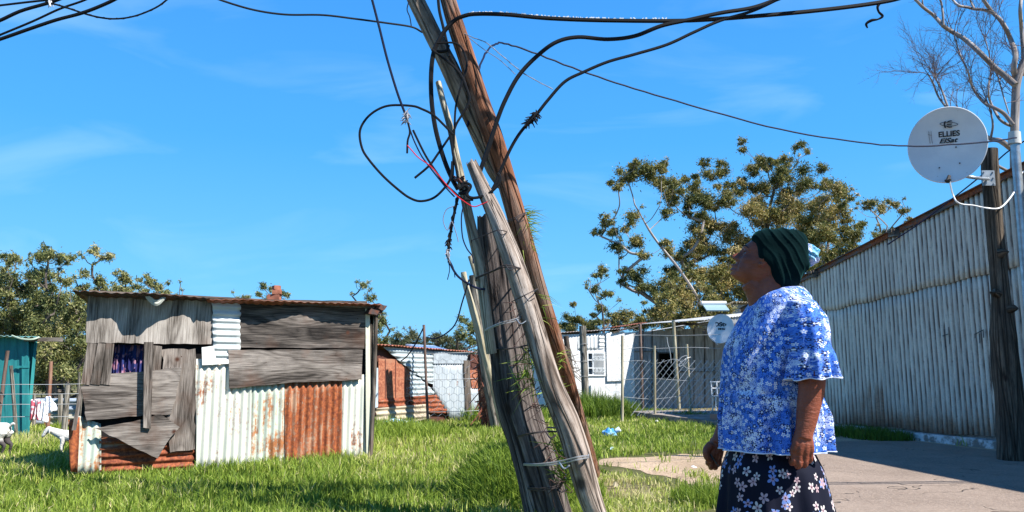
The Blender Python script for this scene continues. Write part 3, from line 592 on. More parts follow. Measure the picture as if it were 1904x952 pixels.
# roof: left low sheet, porch roof thrown forward
roof_sheet(fh, 'roof_sheet', -.1, U(1160, 612)[0], zl+.02, zr+.1, -.12, 5, .05, sheet('roof_grey', (.38, .36, .34), .35, 'z', (.2, .18, .17)), hs_, label='low grey roof sheet', ragf=.02)
PO = 2.1; a = fh.uv(1166, 613, PO); b = fh.uv(1340, 591, PO)
bz = b[1]+(b[1]-a[1])/(b[0]-a[0])*(Lh-b[0])
aw = U(1185, 640)[0]
roof_sheet(fh, 'back_roof', aw-.1, Lh, a[1]-.02, bz-.02, -.02, 5, .2, sheet('roof_pale2', (.6, .6, .57), .2, 'z'), hs_, ragf=.0)
roof_sheet(fh, 'porch_roof', aw+.95, Lh+1, a[1]+(bz-a[1])*(aw+.95-a[0])/(Lh-a[0]), bz+.05, -PO, .05, .03, sheet('roof_pale', (.6, .6, .57), .2, 'z'), hs_, ragf=.0, skew=-.45)
m = MB(); m.beam((aw+1.0, -PO+.05, a[1]-.03), (Lh, -PO+.05, bz-.07), .06, .09)
m.build('porch_beam', TIMX, hs_, local=True)
for uu in (aw+1.3, Lh-.1):
    m = MB(); zz = np.interp(uu, [a[0], Lh], [a[1], bz]); m.beam((uu, -PO, zz-.16), (uu, 0.0, zz-.02), .06, .08); m.build('rafter', TIMX, hs_, local=True)
m = MB(); m.beam((aw-.9, -.08, zr-.03), (aw+.1, -.10, zr+.22), .1, .03); m.build('loose_plank', TIMX, hs_, local=True)
roof_sheet(fh, 'roof_scrap', aw-.95, aw+.3, zr+.12, zr+.3, -.12, .5, .0, S_ROOFR, hs_, ragf=.03)
# porch plinth of concrete
t = NT('old_concrete', .9, .15); n = t.noise(t.obj((1, 1, 1)), 3, 6, .7); CONC = t.fin(t.mix(t.step(n, .38, .65), (.16, .135, .115), (.33, .29, .26)), None, t.bump(n, .8, .02))
pa, pb = G(1163, 777), G(1345, 800); m = MB(); fp = Facade(pa, pb); m.prism([(0, 0), (fp.L, 0), (fp.L, .15), (fp.L*.5, .16), (0, .17)], 0, 2.2, .008, .2)
pl = thing('porch_plinth', 'low crumbling concrete plinth in front of the shaded porch', 'plinth', fp.A, fp.rot); m.build('slab', CONC, pl, local=True)
m = MB(); u, z = fp.uv(1322, 758); m.box((u, .5, .2), (.9, .5, .14)); m.build('coping', flat('pinkish_conc', (.3, .19, .15), .9), pl, local=True)
# white plastic chair on the porch
ch = thing('plastic_chair', 'white plastic chair standing on the porch, half hidden by the blouse', 'chair', P(1340, 752, 22.6)); c0 = P(1338, 752, 22.6); CW = flat('white_plastic', (.75, .76, .77), .4)
z0 = .02
m = MB(); m.box((c0.x+.05, c0.y, z0+.42), (.44, .42, .03)); m.build('seat', CW, ch)
for sx in (-.16, .26):
    for sy in (-.18, .18): m = MB(); m.tube([(c0.x+sx, c0.y+sy, z0), (c0.x+sx*.9, c0.y+sy*.9, z0+.42)], [.02, .025], 6); m.build('leg', CW, ch)
m = MB()
for sx in (-.16, .0, .12, .26): m.tube([(c0.x+sx, c0.y+.2, z0+.43), (c0.x+sx, c0.y+.24, z0+.82)], .018, 6)
m.tube([(c0.x-.18, c0.y+.24, z0+.82), (c0.x+.28, c0.y+.24, z0+.82)], .022, 6); m.tube([(c0.x-.17, c0.y+.22, z0+.64), (c0.x+.27, c0.y+.22, z0+.64)], .018, 6); m.build('backrest', CW, ch)
# annexe with its own roof behind
fa = Facade(G(1290, 741), G(1500, 741)); an = thing('back_annexe', 'grey shed with a sloping corrugated roof rising behind the porch roof', 'shed', fa.A, fa.rot)
a = fa.uv(1302, 592, .3); b = fa.uv(1366, 561, .3); e = fa.uv(1480, 566, .3)
m = MB(); m.prism([(.3, 0), (fa.L, 0), (fa.L, e[1]-.1), (b[0], b[1]-.08), (.3, a[1]-.1)], 0, .1); m.build('wall', flat('annexe_grey', (.36, .37, .38), .8, var=.25), an, local=True)
roof_sheet(fa, 'roof', a[0], b[0], a[1], b[1], -.3, 3, 0, S_BEIGE, an, .12, .03, ragf=0); roof_sheet(fa, 'roof_far', b[0], e[0], b[1], e[1], -.3, 3, 0, S_BEIGE, an, .12, .03, ragf=0)
hp = thing('roof_heater', 'small slanted glass heater panel on the annexe roof', 'water heater', P(1330, 573, 31)); p0 = P(1331, 572, 31)
m = MB(); m.box(p0, (.9, .7, .05), Matrix.Rotation(R(25), 3, 'X')); m.build('panel', flat('heater_glass', (.25, .36, .42), .2), hp)
m = MB(); m.tube([p0+Vector((-.5, .3, .2)), p0+Vector((.5, .3, .2))], .09, 12); m.build('tank', flat('tank_alu', (.6, .62, .63), .35), hp)
# ---------------------------------------------------------------- satellite dishes
DISHW = NT('dish_paint', .7, .12); n = DISHW.noise(DISHW.obj((1, 1, 1)), 3, 5, .6); nd = DISHW.vor(DISHW.obj((1, 1, 1)), 9, 'F1'); sp2 = DISHW.ramp(nd, [(.05, 1.0), (.09, 0.0)])
DISHM = DISHW.fin(DISHW.mix(DISHW.math('MULTIPLY', sp2, .35), DISHW.mix(DISHW.step(n, .4, .7), (.62, .64, .66), (.70, .72, .73)), (.25, .2, .16)))
BLK = flat('logo_black', (.02, .02, .025), .6); GALV = flat('galvanised', (.42, .45, .47), .4, .7, var=.25)
def dish(root, C0, nrm, rx, ry, depth, up=Vector((0, 0, 1)), roll=0):
    nrm = nrm.normalized(); ux = up.cross(nrm).normalized(); uy = nrm.cross(ux)
    rot = Matrix((ux, uy, nrm)).transposed().to_4x4() @ Matrix.Rotation(roll, 4, 'Z'); M = Matrix.Translation(C0) @ rot
    m = MB(); nr, ns = 14, 64; vs = []; fs = []
    prof = [(i/nr, -depth*(1-(i/nr)**2)) for i in range(nr+1)] + [(1.012, .004), (1.03, .0), (1.03, -.014), (1.0, -.018)] + [(i/nr, -depth*(1-(i/nr)**2)-.012) for i in range(nr-1, -1, -1)]
    for q, z in prof:
        for k in range(ns): a = 2*PI*k/ns; vs.append(M @ Vector((rx*q*math.cos(a), ry*q*math.sin(a), z)))
    n_ = len(prof); fs = [(i*ns+k, i*ns+(k+1) % ns, (i+1)*ns+(k+1) % ns, (i+1)*ns+k) for i in range(n_-1) for k in range(ns)]
    m.add(vs, fs); o = m.build('reflector', DISHM, root, True); return M, o
def dish_text(M, rx, depth, root, txt, size, x, y, **k):
    q = math.hypot(x, y)/rx; z = -depth*(1-q*q)+.006; tilt = Matrix.Rotation(-2*depth*x/rx/rx, 4, 'Y') @ Matrix.Rotation(2*depth*y/rx/rx, 4, 'X')
    return text_mesh(txt, size, M @ Matrix.Translation((x, y, z)) @ tilt, BLK, 'lettering', root, **k)
YD = 9.25; CD = P(1761, 269, YD); pr = YD/F*math.sqrt(1+.56**2)
d1_ = thing('satellite_dish', 'large white satellite dish bolted to the top of the dark wooden pole', 'satellite dish', CD)
vd = (Vector((0, 0, H))-CD).normalized(); nrm = (vd + Vector((.08, .02, .20))).normalized(); DD = .115
RX = 62*YD/F*1.06; RY = RX*1.10
M1, ro = dish(d1_, CD, nrm, RX, RY, DD, roll=R(-12))
Mt = M1 @ Matrix.Rotation(R(12-2), 4, 'Z')
k_ = RX
for (tx, sz, x, y, kw) in (('ELLIES', .092, .03, .15*k_/.42, dict(bold=.0028, sx=.95)), ('ElSat', .080, .015, .07*k_/.42, dict(bold=.0022, shear=.35, sx=1.25))):
    Mx = Mt; dish_text(Mx, RX, DD, ro, tx, sz, x, y, **kw)
# ringed-E emblem
m = MB(); ec = (.03, .255*k_/.42); ztf = lambda x, y: -DD*(1-(x*x+y*y)/RX**2)+.008
def P3(x, y): return M1 @ Matrix.Rotation(R(10), 4, 'Z') @ Vector((x, y, ztf(x, y)))
ring = [(ec[0]+.095*math.cos(a), ec[1]+.012+.022*math.sin(a)-.012*math.cos(a)) for a in np.linspace(R(-150), R(205), 40)]
m.tube([P3(*q) for q in ring if True], .0035, 5)
for dy in (.038, .0, -.036):
    m.tube([P3(ec[0]+x, ec[1]+.01+dy*(1 if abs(dy) > .01 else 1)+(.5*(x-.02)**2 * (-18 if dy > 0 else 18 if dy < 0 else 0))) for x in np.linspace(-.022, .036, 7)], [.004]+[.0065]*5+[.003], 6)
m.tube([P3(ec[0]-.026+.014*math.cos(a)-.006, ec[1]+.01+.036*math.sin(a)) for a in np.linspace(R(95), R(265), 10)], .0085, 6)
m.build('emblem', BLK, ro)
m = MB()
for x in (-.19, -.165): m.tube([P3(x, .20), P3(x+.004, .12), P3(x+.012, .05)], .0022, 5)
m.tube([P3(-.2, .16), P3(-.16, .15)], .002, 5); m.build('scratch', flat('scratch_brown', (.16, .1, .07)), ro)
for (x, y) in ((.10, -.02), (.13, -.23), (-.09, -.27)):
    m = MB(); m.tube([P3(x, y)+nrm*.001, P3(x, y)+nrm*.008], .0095, 8); m.build('bolt', flat('bolt_dark', (.05, .05, .05), .5), d1_)
# ---- the wooden pole it hangs on
BK_DARK = bark('bark_dark_pole', (.035, .028, .022), (.085, .068, .052), (.17, .135, .10), sc_=.8)
wp = thing('wooden_pole', 'dark bark-skinned wooden pole before the corrugated wall, carrying the big dish', 'pole', G(1882, 856))
yp = G(1882, 856).y
pts = crv([P(x, y, yp) for x, y in ((1885, 862), (1880, 780), (1871, 690), (1867, 640), (1864, 600), (1858, 520), (1851, 440), (1846, 380), (1842, 330), (1840, 278))], 6)
wpx = lerpn([27, 24, 23.5, 22, 21.5, 16, 15, 15, 15, 15.5, 14.5], len(pts)); m = MB(); m.tube(pts, [q*yp/F for q in wpx], 20, lump=.10); m.build('shaft', BK_DARK, wp, True)
m = MB(); 
for (x, y, sd) in ((1857, 470, 1), (1875, 575, .9), (1852, 545, -1)): c_ = P(x, y, yp-.1); m = MB(); m.tube([c_, c_+Vector((.05*sd, -.06, .01)), c_+Vector((.07*sd, -.1, .0))], [.07, .045, .012], 8, lump=.4); m.build('knot', BK_DARK, wp, True)
# bracket: plate on the pole + bent arm
m = MB(); c_ = P(1838, 331, yp-.13); m.box(c_, (.17, .012, .21)); pb_ = m.build('mounting_plate', GALV, d1_)
for sx in (-.06, .06):
    for sz in (-.08, 0, .08): m = MB(); q = c_+Vector((sx, -.006, sz)); m.tube([q, q+Vector((0, -.018, 0))], .011, 6); m.build('bolt', GALV, pb_)
arm = crv([P(1778, 312, YD+.10), P(1784, 322, YD+.05), P(1797, 328, YD+.02), P(1818, 331, YD+.1), P(1838, 333, yp-.15)], 5); m = MB(); m.tube(arm, .021, 10); m.build('arm', GALV, d1_, True)
m = MB(); m.tube([P(1765, 327, YD), P(1762, 338, YD-.03)], [.02, .028], 8); m.tube([P(1757, 336, YD), P(1768, 334, YD)], .013, 6); m.build('clamp', flat('clamp_black', (.03, .03, .03)), d1_)
def cable(name, pp, r, mat, label, cat='cable', grp=None, seg=6, n=8, wob=0.0, tw=None):
    """pp: (px,py,depth)"""
    pts = crv([P(*q) for q in pp], n)
    if wob: pts = [p+Vector([random.uniform(-wob, wob) for _ in range(3)]) for p in pts]
    def far_end(a, b):      # a cable that leaves the frame runs on overhead
        d = (a-b).normalized(); hz = Vector((d.x, d.y, 0)); hz = hz.normalized() if hz.length > .05 else Vector((.3, -1, 0)).normalized()
        return [a+d*1.0, a+d*1.6+hz*1.6+Vector((0, 0, .35)), a+d*2.0+hz*5+Vector((0, 0, .8))]
    if pp[-1][1] < -3 or pp[-1][0] > 1920: e_ = far_end(pts[-1], pts[-4]); pts = pts+crv([pts[-1]]+e_, 5)[1:]
    if pp[0][1] < -3 or pp[0][0] < -3: e_ = far_end(pts[0], pts[3]); pts = crv([pts[0]]+e_, 5)[1:][::-1]+pts
    m = MB(); m.tube(pts, r, seg)
    if tw:
        m2 = MB(); rr = tw; q = []
        for i, p in enumerate(pts): a = i*1.3; q.append(p+Vector((math.cos(a), math.sin(a)*.5, math.sin(a)))*(r+rr*.6))
        m.tube(q, rr, 5)
    return tag(m.build(name, mat, None, True), label, cat, grp)
CB = flat('cable_black', (.008, .008, .009), .6, spec=.15); CWH = flat('cable_white', (.72, .73, .74), .4); CRED = flat('cable_red', (.55, .02, .03), .4); CBL = flat('cable_navy', (.008, .012, .035), .6, spec=.15)
cable('white_cable', [(1766, 338, YD-.03), (1772, 362, YD), (1783, 378, YD), (1810, 382, yp-.25), (1835, 387, yp-.18), (1858, 387, yp-.17), (1875, 372, yp), (1888, 352, yp+.2), (1890, 335, yp+.3), (1905, 318, yp+.4), (1930, 305, yp+.5)], .011, CWH, 'white aerial cable drooping from the big dish around the wooden pole')
yS = 10.6
st = thing('steel_post', 'grey steel post standing behind the wooden dish pole', 'post', G(1935, 840))
m = MB(); m.tube([P(1886, 252, yS), P(1898, 400, yS), P(1911, 560, yS), P(1932, 835, yS)], .058, 12); m.build('shaft', GALV, st, True)
m = MB(); m.tube([P(1885, 246, yS), P(1886, 268, yS)], [.075, .085], 12, lump=.25); m.build('wrapping', flat('wrap', (.5, .5, .47), .8), st, True)
# small dish on the porch
YE = 22.3; CE = P(1340, 611, YE); d2_ = thing('satellite_dish', 'small white satellite dish on the porch beam, partly behind the blouse', 'satellite dish', CE)
vd2 = (Vector((0, 0, H))-CE).normalized(); M2, ro2 = dish(d2_, CE, vd2+Vector((-.15, 0, .25)), 24*YE/F, 27*YE/F, .05, roll=R(-8))
dish_text(M2 @ Matrix.Rotation(R(8), 4, 'Z'), .37, .05, ro2, 'DStv', .17, .0, .13, bold=.007, sx=1.1); dish_text(M2 @ Matrix.Rotation(R(8), 4, 'Z'), .37, .05, ro2, 'MHG', .08, .02, .0, bold=.004, sx=1.1)
m = MB(); m.tube([CE+Vector((0, .06, 0)), CE+Vector((.1, .15, -.15)), P(1342, 600, YE+.5)], .02, 8); m.tube([P(1322, 629, YE-.05), P(1335, 641, YE-.5)], .014, 6); m.build('arm', GALV, d2_, True)
# ---------------------------------------------------------------- yard fence: posts, strands, diamond netting
PALE = bark('pale_pole', (.20, .17, .11), (.36, .32, .22), (.5, .46, .35), False); GREYP = bark('grey_post', (.09, .08, .065), (.22, .2, .165), (.38, .35, .30)); BRN = bark('brown_post', (.07, .045, .035), (.16, .11, .09), (.27, .2, .17), False)
fz = thing('yard_fence', 'chain-link fence with thin pale posts in front of the white house', 'fence', G(1218, 783))
def post(nm, top, bot, wpx, mat, parent=None, zb=None, label=None, lump=.12, mid=None, seg=10):
    g0 = G(*bot); y = g0.y; pts = [g0-Vector((0, 0, .1)), g0] + ([P(mid[0], mid[1], y)] if mid else []) + [P(top[0], top[1], y)]
    pts = crv(pts, 5); m = MB(); m.tube(pts, [wpx/2*y/F*(1.0-.12*i/len(pts)) for i in range(len(pts))], seg, lump=lump)
    o = m.build(nm, mat, parent, True)
    if label: o['label'] = label
    return o
post('post', (1157, 624), (1157, 787), 5.5, PALE, fz); post('post', (1217, 643), (1218, 783), 5, PALE, fz); post('post', (1277, 640), (1285, 780), 5, PALE, fz, label='short leaning pale post')
post('post', (1190, 602), (1195, 765), 6, BRN, fz, label='brown post'); post('post', (1252, 596), (1263, 767), 7, PALE, fz, label='tall leaning pale post')
NET = flat('wire_galv', (.45, .46, .46), .45, .4); yf = G(1218, 783).y+.05
def wire_pts(pp, sag=.0): return [P(*q) for q in pp]
for k, pp in enumerate(([(1157, 626, yf), (1193, 623, yf+.6), (1255, 624, yf+.3), (1340, 622, yf)], [(1157, 650, yf), (1194, 646, yf), (1218, 648, yf), (1280, 646, yf), (1340, 648, yf)], [(1156, 672, yf), (1195, 671, yf), (1218, 676, yf), (1258, 668, yf), (1282, 686, yf), (1345, 680, yf)], [(1157, 706, yf), (1218, 704, yf), (1285, 708, yf), (1340, 700, yf)], [(1157, 738, yf), (1218, 742, yf), (1285, 734, yf), (1340, 738, yf)])):
    m = MB(); m.tube(crv(wire_pts(pp), 6), .006, 5); m.build('strand', NET, fz)
m = MB(); a = G(1157, 776); b = G(1345, 776); a.y = b.y = yf; ux0, ux1 = a.x, a.x+(b.x-a.x); z0_, z1_ = .12, 1.42; dx = .15
k = -12
while ux0+k*dx < ux1:
    for s_ in (1, -1):
        pts = []
        for j in range(15):
            f = j/14; z = z0_+(z1_-z0_)*f; x = ux0+k*dx+(f if s_ > 0 else 1-f)*(z1_-z0_)*.85
            if ux0 <= x <= ux1: pts.append((x+.012*mnoise.noise(Vector((x*3, z*3, s_))), yf+.04*mnoise.noise(Vector((x, z, 5))), z - .1*max(0, mnoise.noise(Vector((x*1.2, 0, 9))))*f))
        if len(pts) > 1: m.tube(pts, .006, 3, cap=False)
    k += 1
m.build('netting', NET, fz)
m = MB(); m.tube(crv([P(1260, 672, yf-.1), P(1268, 664, yf-.1), P(1278, 662, yf-.1), P(1270, 678, yf-.1), P(1262, 680, yf-.1), P(1274, 668, yf-.1), P(1284, 664, yf)], 5), .008, 5, lump=.3); m.tube(crv([P(1240, 626, yf), P(1242, 640, yf), P(1246, 655, yf), P(1248, 675, yf)], 4), .009, 5, lump=.4); m.build('wire_tangle', NET, fz)
tp = thing('gate_post', 'thick grey weathered fence post left of the barred window', 'post', G(1090, 770)); post('shaft', (1083, 606), (1090, 770), 14.5, GREYP, tp, lump=.09, seg=16)
m = MB()
for z in (640, 672, 700): yy = G(1090, 770).y; m.tube([P(1086, z, yy)+Vector((math.cos(a)*.118, math.sin(a)*.118, .01*math.sin(3*a))) for a in np.linspace(0, 2*PI, 16)], .006, 4)
m.build('wire_ring', NET, tp)
tp = thing('dark_post', 'dark leaning post wound with dry creeper beside the thick grey post', 'post', G(1072, 762)); post('shaft', (1052, 625), (1073, 765), 11, bark('dark_bark2', (.03, .022, .018), (.09, .07, .055), (.2, .16, .13)), tp, mid=(1058, 665))
m = MB(); yy = G(1073, 765).y
for k in range(26):
    z = random.uniform(645, 740); x = np.interp(z, [625, 765], [1053, 1074]); p0 = P(x, z, yy-.1); m.tube(crv([p0, p0+Vector((random.uniform(-.2, .3), -.1, random.uniform(-.3, .2))), p0+Vector((random.uniform(-.3, .35), random.uniform(-.2, .1), random.uniform(-.6, 0)))], 4), .009, 4)
m.build('creeper', flat('dry_vine', (.22, .17, .13)), tp)
post('thin_post', (1049, 655), (1054, 770), 6, PALE).__setitem__('label', 'thin pale post between the red pole and the dark post'); bpy.data.objects['thin_post']['category'] = 'post'
# near netting fence by the rusty shack
nf = thing('netting_fence', 'wire netting fence on a thin grey pole before the rusty shack', 'fence', G(796, 795))
post('post', (788, 604), (796, 796), 5.5, BRN, nf); yn = G(796, 796).y
m = MB()
for z_ in (655, 704, 764):
    m.tube(crv([P(694, z_-4, yn), P(745, z_, yn), P(793, z_+2, yn), P(850, z_+1, yn), P(918, z_-2, yn+.6)], 6), .005, 4)
m.build('strand', NET, nf)
m = MB(); xa, xb = P(700, 700, yn).x, P(915, 700, yn).x; hx = .16
for i in range(int((xb-xa)/hx)):
    for j in range(9):
        x = xa+i*hx+(hx/2 if j % 2 else 0); z = .15+j*hx*.87; jx = lambda: random.uniform(-.012, .012)
        m.tube([(x+jx(), yn, z+jx()), (x+jx(), yn, z+hx*.55)], .0038, 3, cap=False); m.tube([(x, yn, z+hx*.55), (x+hx/2, yn+jx(), z+hx*.87)], .0038, 3, cap=False); m.tube([(x, yn, z+hx*.55), (x-hx/2, yn+jx(), z+hx*.87)], .0038, 3, cap=False)
m.build('netting', NET, nf)
# ================================================================ TURQUOISE SHED, kraal, washing
TEAL = NT('teal_paint', .6, .3); n = TEAL.noise(TEAL.obj((5, 1, .7)), 3, 5, .6); n2 = TEAL.noise(TEAL.obj((1, 1, 1)), 12, 4)
TEALM = TEAL.fin(TEAL.mix(TEAL.step(n, .38, .66), (.018, .16, .17), (.03, .25, .25)), None, TEAL.bump(n2, .4, .006))
ft = Facade(G(-190, 815), G(54, 812)); ts = thing('turquoise_shed', 'turquoise board shed with a flat tin roof at the left edge', 'shed', ft.A, ft.rot)
bx = np.linspace(-190, 54, 12)
for k in range(11): panel(ft, 'board', [(bx[k]+.3, 625), (bx[k+1]-.3, 626), (bx[k+1]-.3, 814), (bx[k]+.3, 814)], TEALM, ts, .02+.006*(k % 2))
panel(ft, 'trim', [(41, 626), (53, 626), (54, 813), (42, 813)], TEALM, ts, .055, .03); panel(ft, 'trim', [(30, 680), (54, 680), (54, 684), (30, 684)], TEALM, ts, .07, .02)
m = MB(); m.beam((ft.L-.05, .05, .88), (ft.L-.05-2.0, 2.9, .88), .05, 1.74); m.beam((.05, .05, .88), (-1.95, 2.9, .88), .05, 1.74); m.box((ft.L/2-2, 2.95, .88), (ft.L, .05, 1.74)); m.box((ft.L/2, .1, .9), (ft.L-.1, .04, 1.75)); m.build('wall', TEALM, ts, local=True)
a = ft.uv(-200, 620, .25); b = ft.uv(76, 627, .25); roof_sheet(ft, 'roof', a[0], b[0], a[1], b[1], -.25, 3.1, .1, sheet('teal_roof', (.30, .48, .45), .1, 'z'), ts, ragf=0, skew=-.68)
m = MB(); c_ = ft.uv(60, 631, .1); m.box((ft.L+.12, -.05, c_[1]), (.6, .12, .07)); m.build('roof_beam', TIMX, ts, local=True)
cable('rope', [(22, 624, 13.6), (40, 630, 13.5), (60, 631, 13.5), (73, 627, 13.6)], .015, flat('rope_c', (.4, .48, .36)), 'pale rope sagging under the turquoise shed roof edge', 'rope')
tag(post('leaning_post', (14, 652), (-8, 822), 7, BRN), 'brown post leaning against the turquoise shed at the photo edge', 'post')
tag(post('knotty_post', (20, 680), (31, 817), 7, GREYP, lump=.25), 'knotty grey branch post before the turquoise shed', 'post')
m = MB(); 
for z_ in (715, 733, 752, 775):
    m.tube(crv([P(-40, z_+2, 13), P(25, z_, 13), P(60, z_, 13.1), P(92, z_, 13.2), P(150, z_-1, 13.4)], 6), .005, 4)
ff = thing('wire_fence', 'wire fence of rough posts between the turquoise shed and the plywood shack', 'fence', G(90, 812)); m.build('strand', NET, ff)
post('post', (95, 672), (88, 812), 7, bark('rusty_post', (.12, .05, .03), (.24, .12, .08), (.36, .24, .17), False), ff, label='rusty brown pointed post'); post('post', (126, 716), (118, 816), 11, GREYP, ff, label='thick grey post'); post('post', (148, 692), (140, 812), 5, GREYP, ff, label='thin grey post against the shack')
fk = Facade(G(-60, 797), G(200, 797)); kr = thing('kraal_wall', 'low fence of level corrugated sheets beyond the wire fence', 'fence', fk.A, fk.rot)
cpanel(fk, 'corrugated_sheet', [(-60, 742), (200, 740), (200, 772), (-60, 772)], sheet('blue_zinc', (.34, .40, .48), .05, 'x', (.24, .3, .4)), kr, 'x', .02, .16, .03); cpanel(fk, 'corrugated_sheet', [(84, 770), (200, 770), (200, 797), (84, 797)], sheet('cream_zinc', (.55, .52, .44), .1, 'x'), kr, 'x', .05, .12, .02); cpanel(fk, 'corrugated_sheet', [(-60, 770), (84, 770), (84, 797), (-60, 797)], sheet('blue_zinc2', (.20, .23, .30), .05, 'x'), kr, 'x', .03, .16, .03)
for px_ in (60, 110, 150): panel(fk, 'fence_post', [(px_, 732), (px_+5, 732), (px_+5, 797), (px_, 797)], GREYP, kr, .1, .08)
panel(fk, 'rust_panel', [(82, 778), (88, 778), (88, 797), (82, 797)], S_RUST, kr, .13, .01)
def cloth(name, pp, Y, mat, label, cat, folds=5, am=.04):
    a, b, c_, d_ = [P(x, y, Y) for x, y in pp]; nx, nz = 24, 14; vs = []; 
    for i in range(nx+1):
        for j in range(nz+1):
            u, v = i/nx, j/nz; p = (a.lerp(b, u)).lerp(d_.lerp(c_, u), v); p = p+Vector((.02*math.sin(v*5+i), am*math.sin(u*folds*2*PI+v*2)*(.3+v), .03*mnoise.noise(Vector((u*5, v*4, Y))))); vs.append(p)
    fs = [(i*(nz+1)+j, i*(nz+1)+j+1, (i+1)*(nz+1)+j+1, (i+1)*(nz+1)+j) for i in range(nx) for j in range(nz)]
    m = MB(); m.add(vs, fs); o = m.build(name, mat, None, True); solid(o, .006); return tag(o, label, cat)
t = NT('pink_print', .85, .1); n = t.noise(t.obj((1, 1, 1)), 7, 3, .5, 1.5); PINK = t.fin(t.mix(t.step(n, .47, .53), (.75, .62, .64), (.6, .12, .16)))
cloth('pink_washing', [(57, 744), (74, 742), (80, 782), (54, 780)], 13.0, PINK, 'red and white patterned cloth hanging on the wire fence', 'laundry', 3)
cloth('white_washing', [(76, 745), (84, 748), (86, 786), (74, 780)], 13.0, flat('white_cloth', (.75, .75, .76)), 'narrow white cloth hanging beside the red and white one', 'laundry', 2); cloth('white_washing', [(84, 739), (94, 737), (103, 762), (86, 772)], 13.05, flat('white_cloth2', (.8, .8, .84)), 'triangular white cloth on the fence right of the rusty post', 'laundry', 2)
# ================================================================ BIG CORRUGATED BUILDING (right)
ya, yb = 18.4, 3.0
fw = Facade(Vector((WX(ya), ya, 0)), Vector((WX(yb), yb, 0))); Lw = fw.L
wh = thing('corrugated_warehouse', 'tall building clad in rust streaked whitish corrugated iron', 'warehouse', fw.A, fw.rot)
WT = lambda u: 3.97-.200*((ya-11.7)*1.038-u)
t = NT('weathered_cladding', .55, .35)
tcu = t.attr('tc').outputs['Vector']   # (u, rib phase, z)
sep = t.n('ShaderNodeSeparateXYZ'); t.l(tcu, sep.inputs[0])
mp_ = t.n('ShaderNodeMapping'); t.l(tcu, mp_.inputs[0]); mp_.inputs['Scale'].default_value = (7, 0, .35)
n1 = t.noise(mp_.outputs[0], 1.6, 6, .7); mq = t.n('ShaderNodeMapping'); t.l(tcu, mq.inputs[0]); mq.inputs['Scale'].default_value = (1, 0, 1); n2 = t.noise(mq.outputs[0], .8, 5, .6); n3 = t.noise(mq.outputs[0], 30, 4, .7)
mr = t.n('ShaderNodeMapping'); t.l(tcu, mr.inputs[0]); mr.inputs['Scale'].default_value = (14, 0, 1.3); n5 = t.noise(mr.outputs[0], 1.3, 5, .7)
c = t.mix(t.step(n1, .35, .65), (.62, .56, .48), (.86, .78, .66)); c = t.mix(t.step(n3, .55, .75), c, (.42, .40, .37))
wn_ = t.n('ShaderNodeTexWhiteNoise', noise_dimensions='1D'); t.l(t.math('FLOOR', t.math('MULTIPLY', sep.outputs['X'], 1.43)), wn_.inputs['W']); c = t.mix(t.math('MULTIPLY', wn_.outputs['Value'], .38), c, (.40, .36, .31))
lap = t.math('LESS_THAN', t.math('FRACT', t.math('MULTIPLY', sep.outputs['X'], 1.43)), .03); c = t.mix(t.math('MULTIPLY', lap, .7), c, (.12, .085, .065))
scr = t.math('MULTIPLY', t.math('LESS_THAN', t.math('ABSOLUTE', t.math('SUBTRACT', t.math('FRACT', t.math('MULTIPLY', sep.outputs['Z'], 1.15)), .5)), .014), t.math('LESS_THAN', t.math('FRACT', t.math('MULTIPLY_ADD', sep.outputs['X'], 3.3333, .1)), .10)); c = t.mix(scr, c, (.06, .035, .025))
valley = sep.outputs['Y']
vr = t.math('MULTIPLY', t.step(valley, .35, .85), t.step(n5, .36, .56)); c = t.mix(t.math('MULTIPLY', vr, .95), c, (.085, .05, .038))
low = t.ramp(t.math('DIVIDE', sep.outputs['Z'], 4.0), [(.0, 1.0), (.34, 0.0)])
rf = t.step(t.math('ADD', t.math('MULTIPLY', low, .28), t.math('ADD', t.math('MULTIPLY', wn_.outputs['Value'], .05), t.math('ADD', t.math('MULTIPLY', n1, .45), t.math('MULTIPLY', n2, .38)))), .57, .68)
c = t.mix(t.math('MULTIPLY', rf, .75), c, t.mix(t.step(n3, .4, .6), (.15, .07, .035), (.30, .16, .09)))
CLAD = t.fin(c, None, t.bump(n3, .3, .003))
def clad(name, u0, u1, z0f, z1f, y, mat):
    pitch = .1; nx = int((u1-u0)/pitch*10); rows = 8; vs = []; tc = []
    for i in range(nx+1):
        u = u0+(u1-u0)*i/nx; s_ = math.sin(2*PI*u/pitch); z0 = z0f(u); z1 = z1f(u)
        for j in range(rows+1): z = z0+(z1-z0)*j/rows; vs.append((u, y-.019*s_+.004*mnoise.noise(Vector((u*.8, z, 3))), z)); tc.append((u, .5-.5*s_, z))
    fs = [(i*(rows+1)+j, (i+1)*(rows+1)+j, (i+1)*(rows+1)+j+1, i*(rows+1)+j+1) for i in range(nx) for j in range(rows)]
    m = MB(); m.add(vs, fs, tc); o = m.build(name, mat, wh, False, local=True); o.data.polygons.foreach_set('use_smooth', [True]*len(o.data.polygons)); solid(o, .002); return o
seam = lambda u: np.interp(u, [(ya-15.3)*1.038, (ya-11.7)*1.038, Lw], [2.37, 2.66, 3.35])+.012*math.sin(u*7)
clad('lower_cladding', 0, Lw, lambda u: .16+.015*math.sin(u*3.1), lambda u: seam(u)+.03, 0, CLAD); clad('upper_cladding', 0, Lw, lambda u: seam(u)-.03, lambda u: WT(u)-.02, -.022, CLAD)
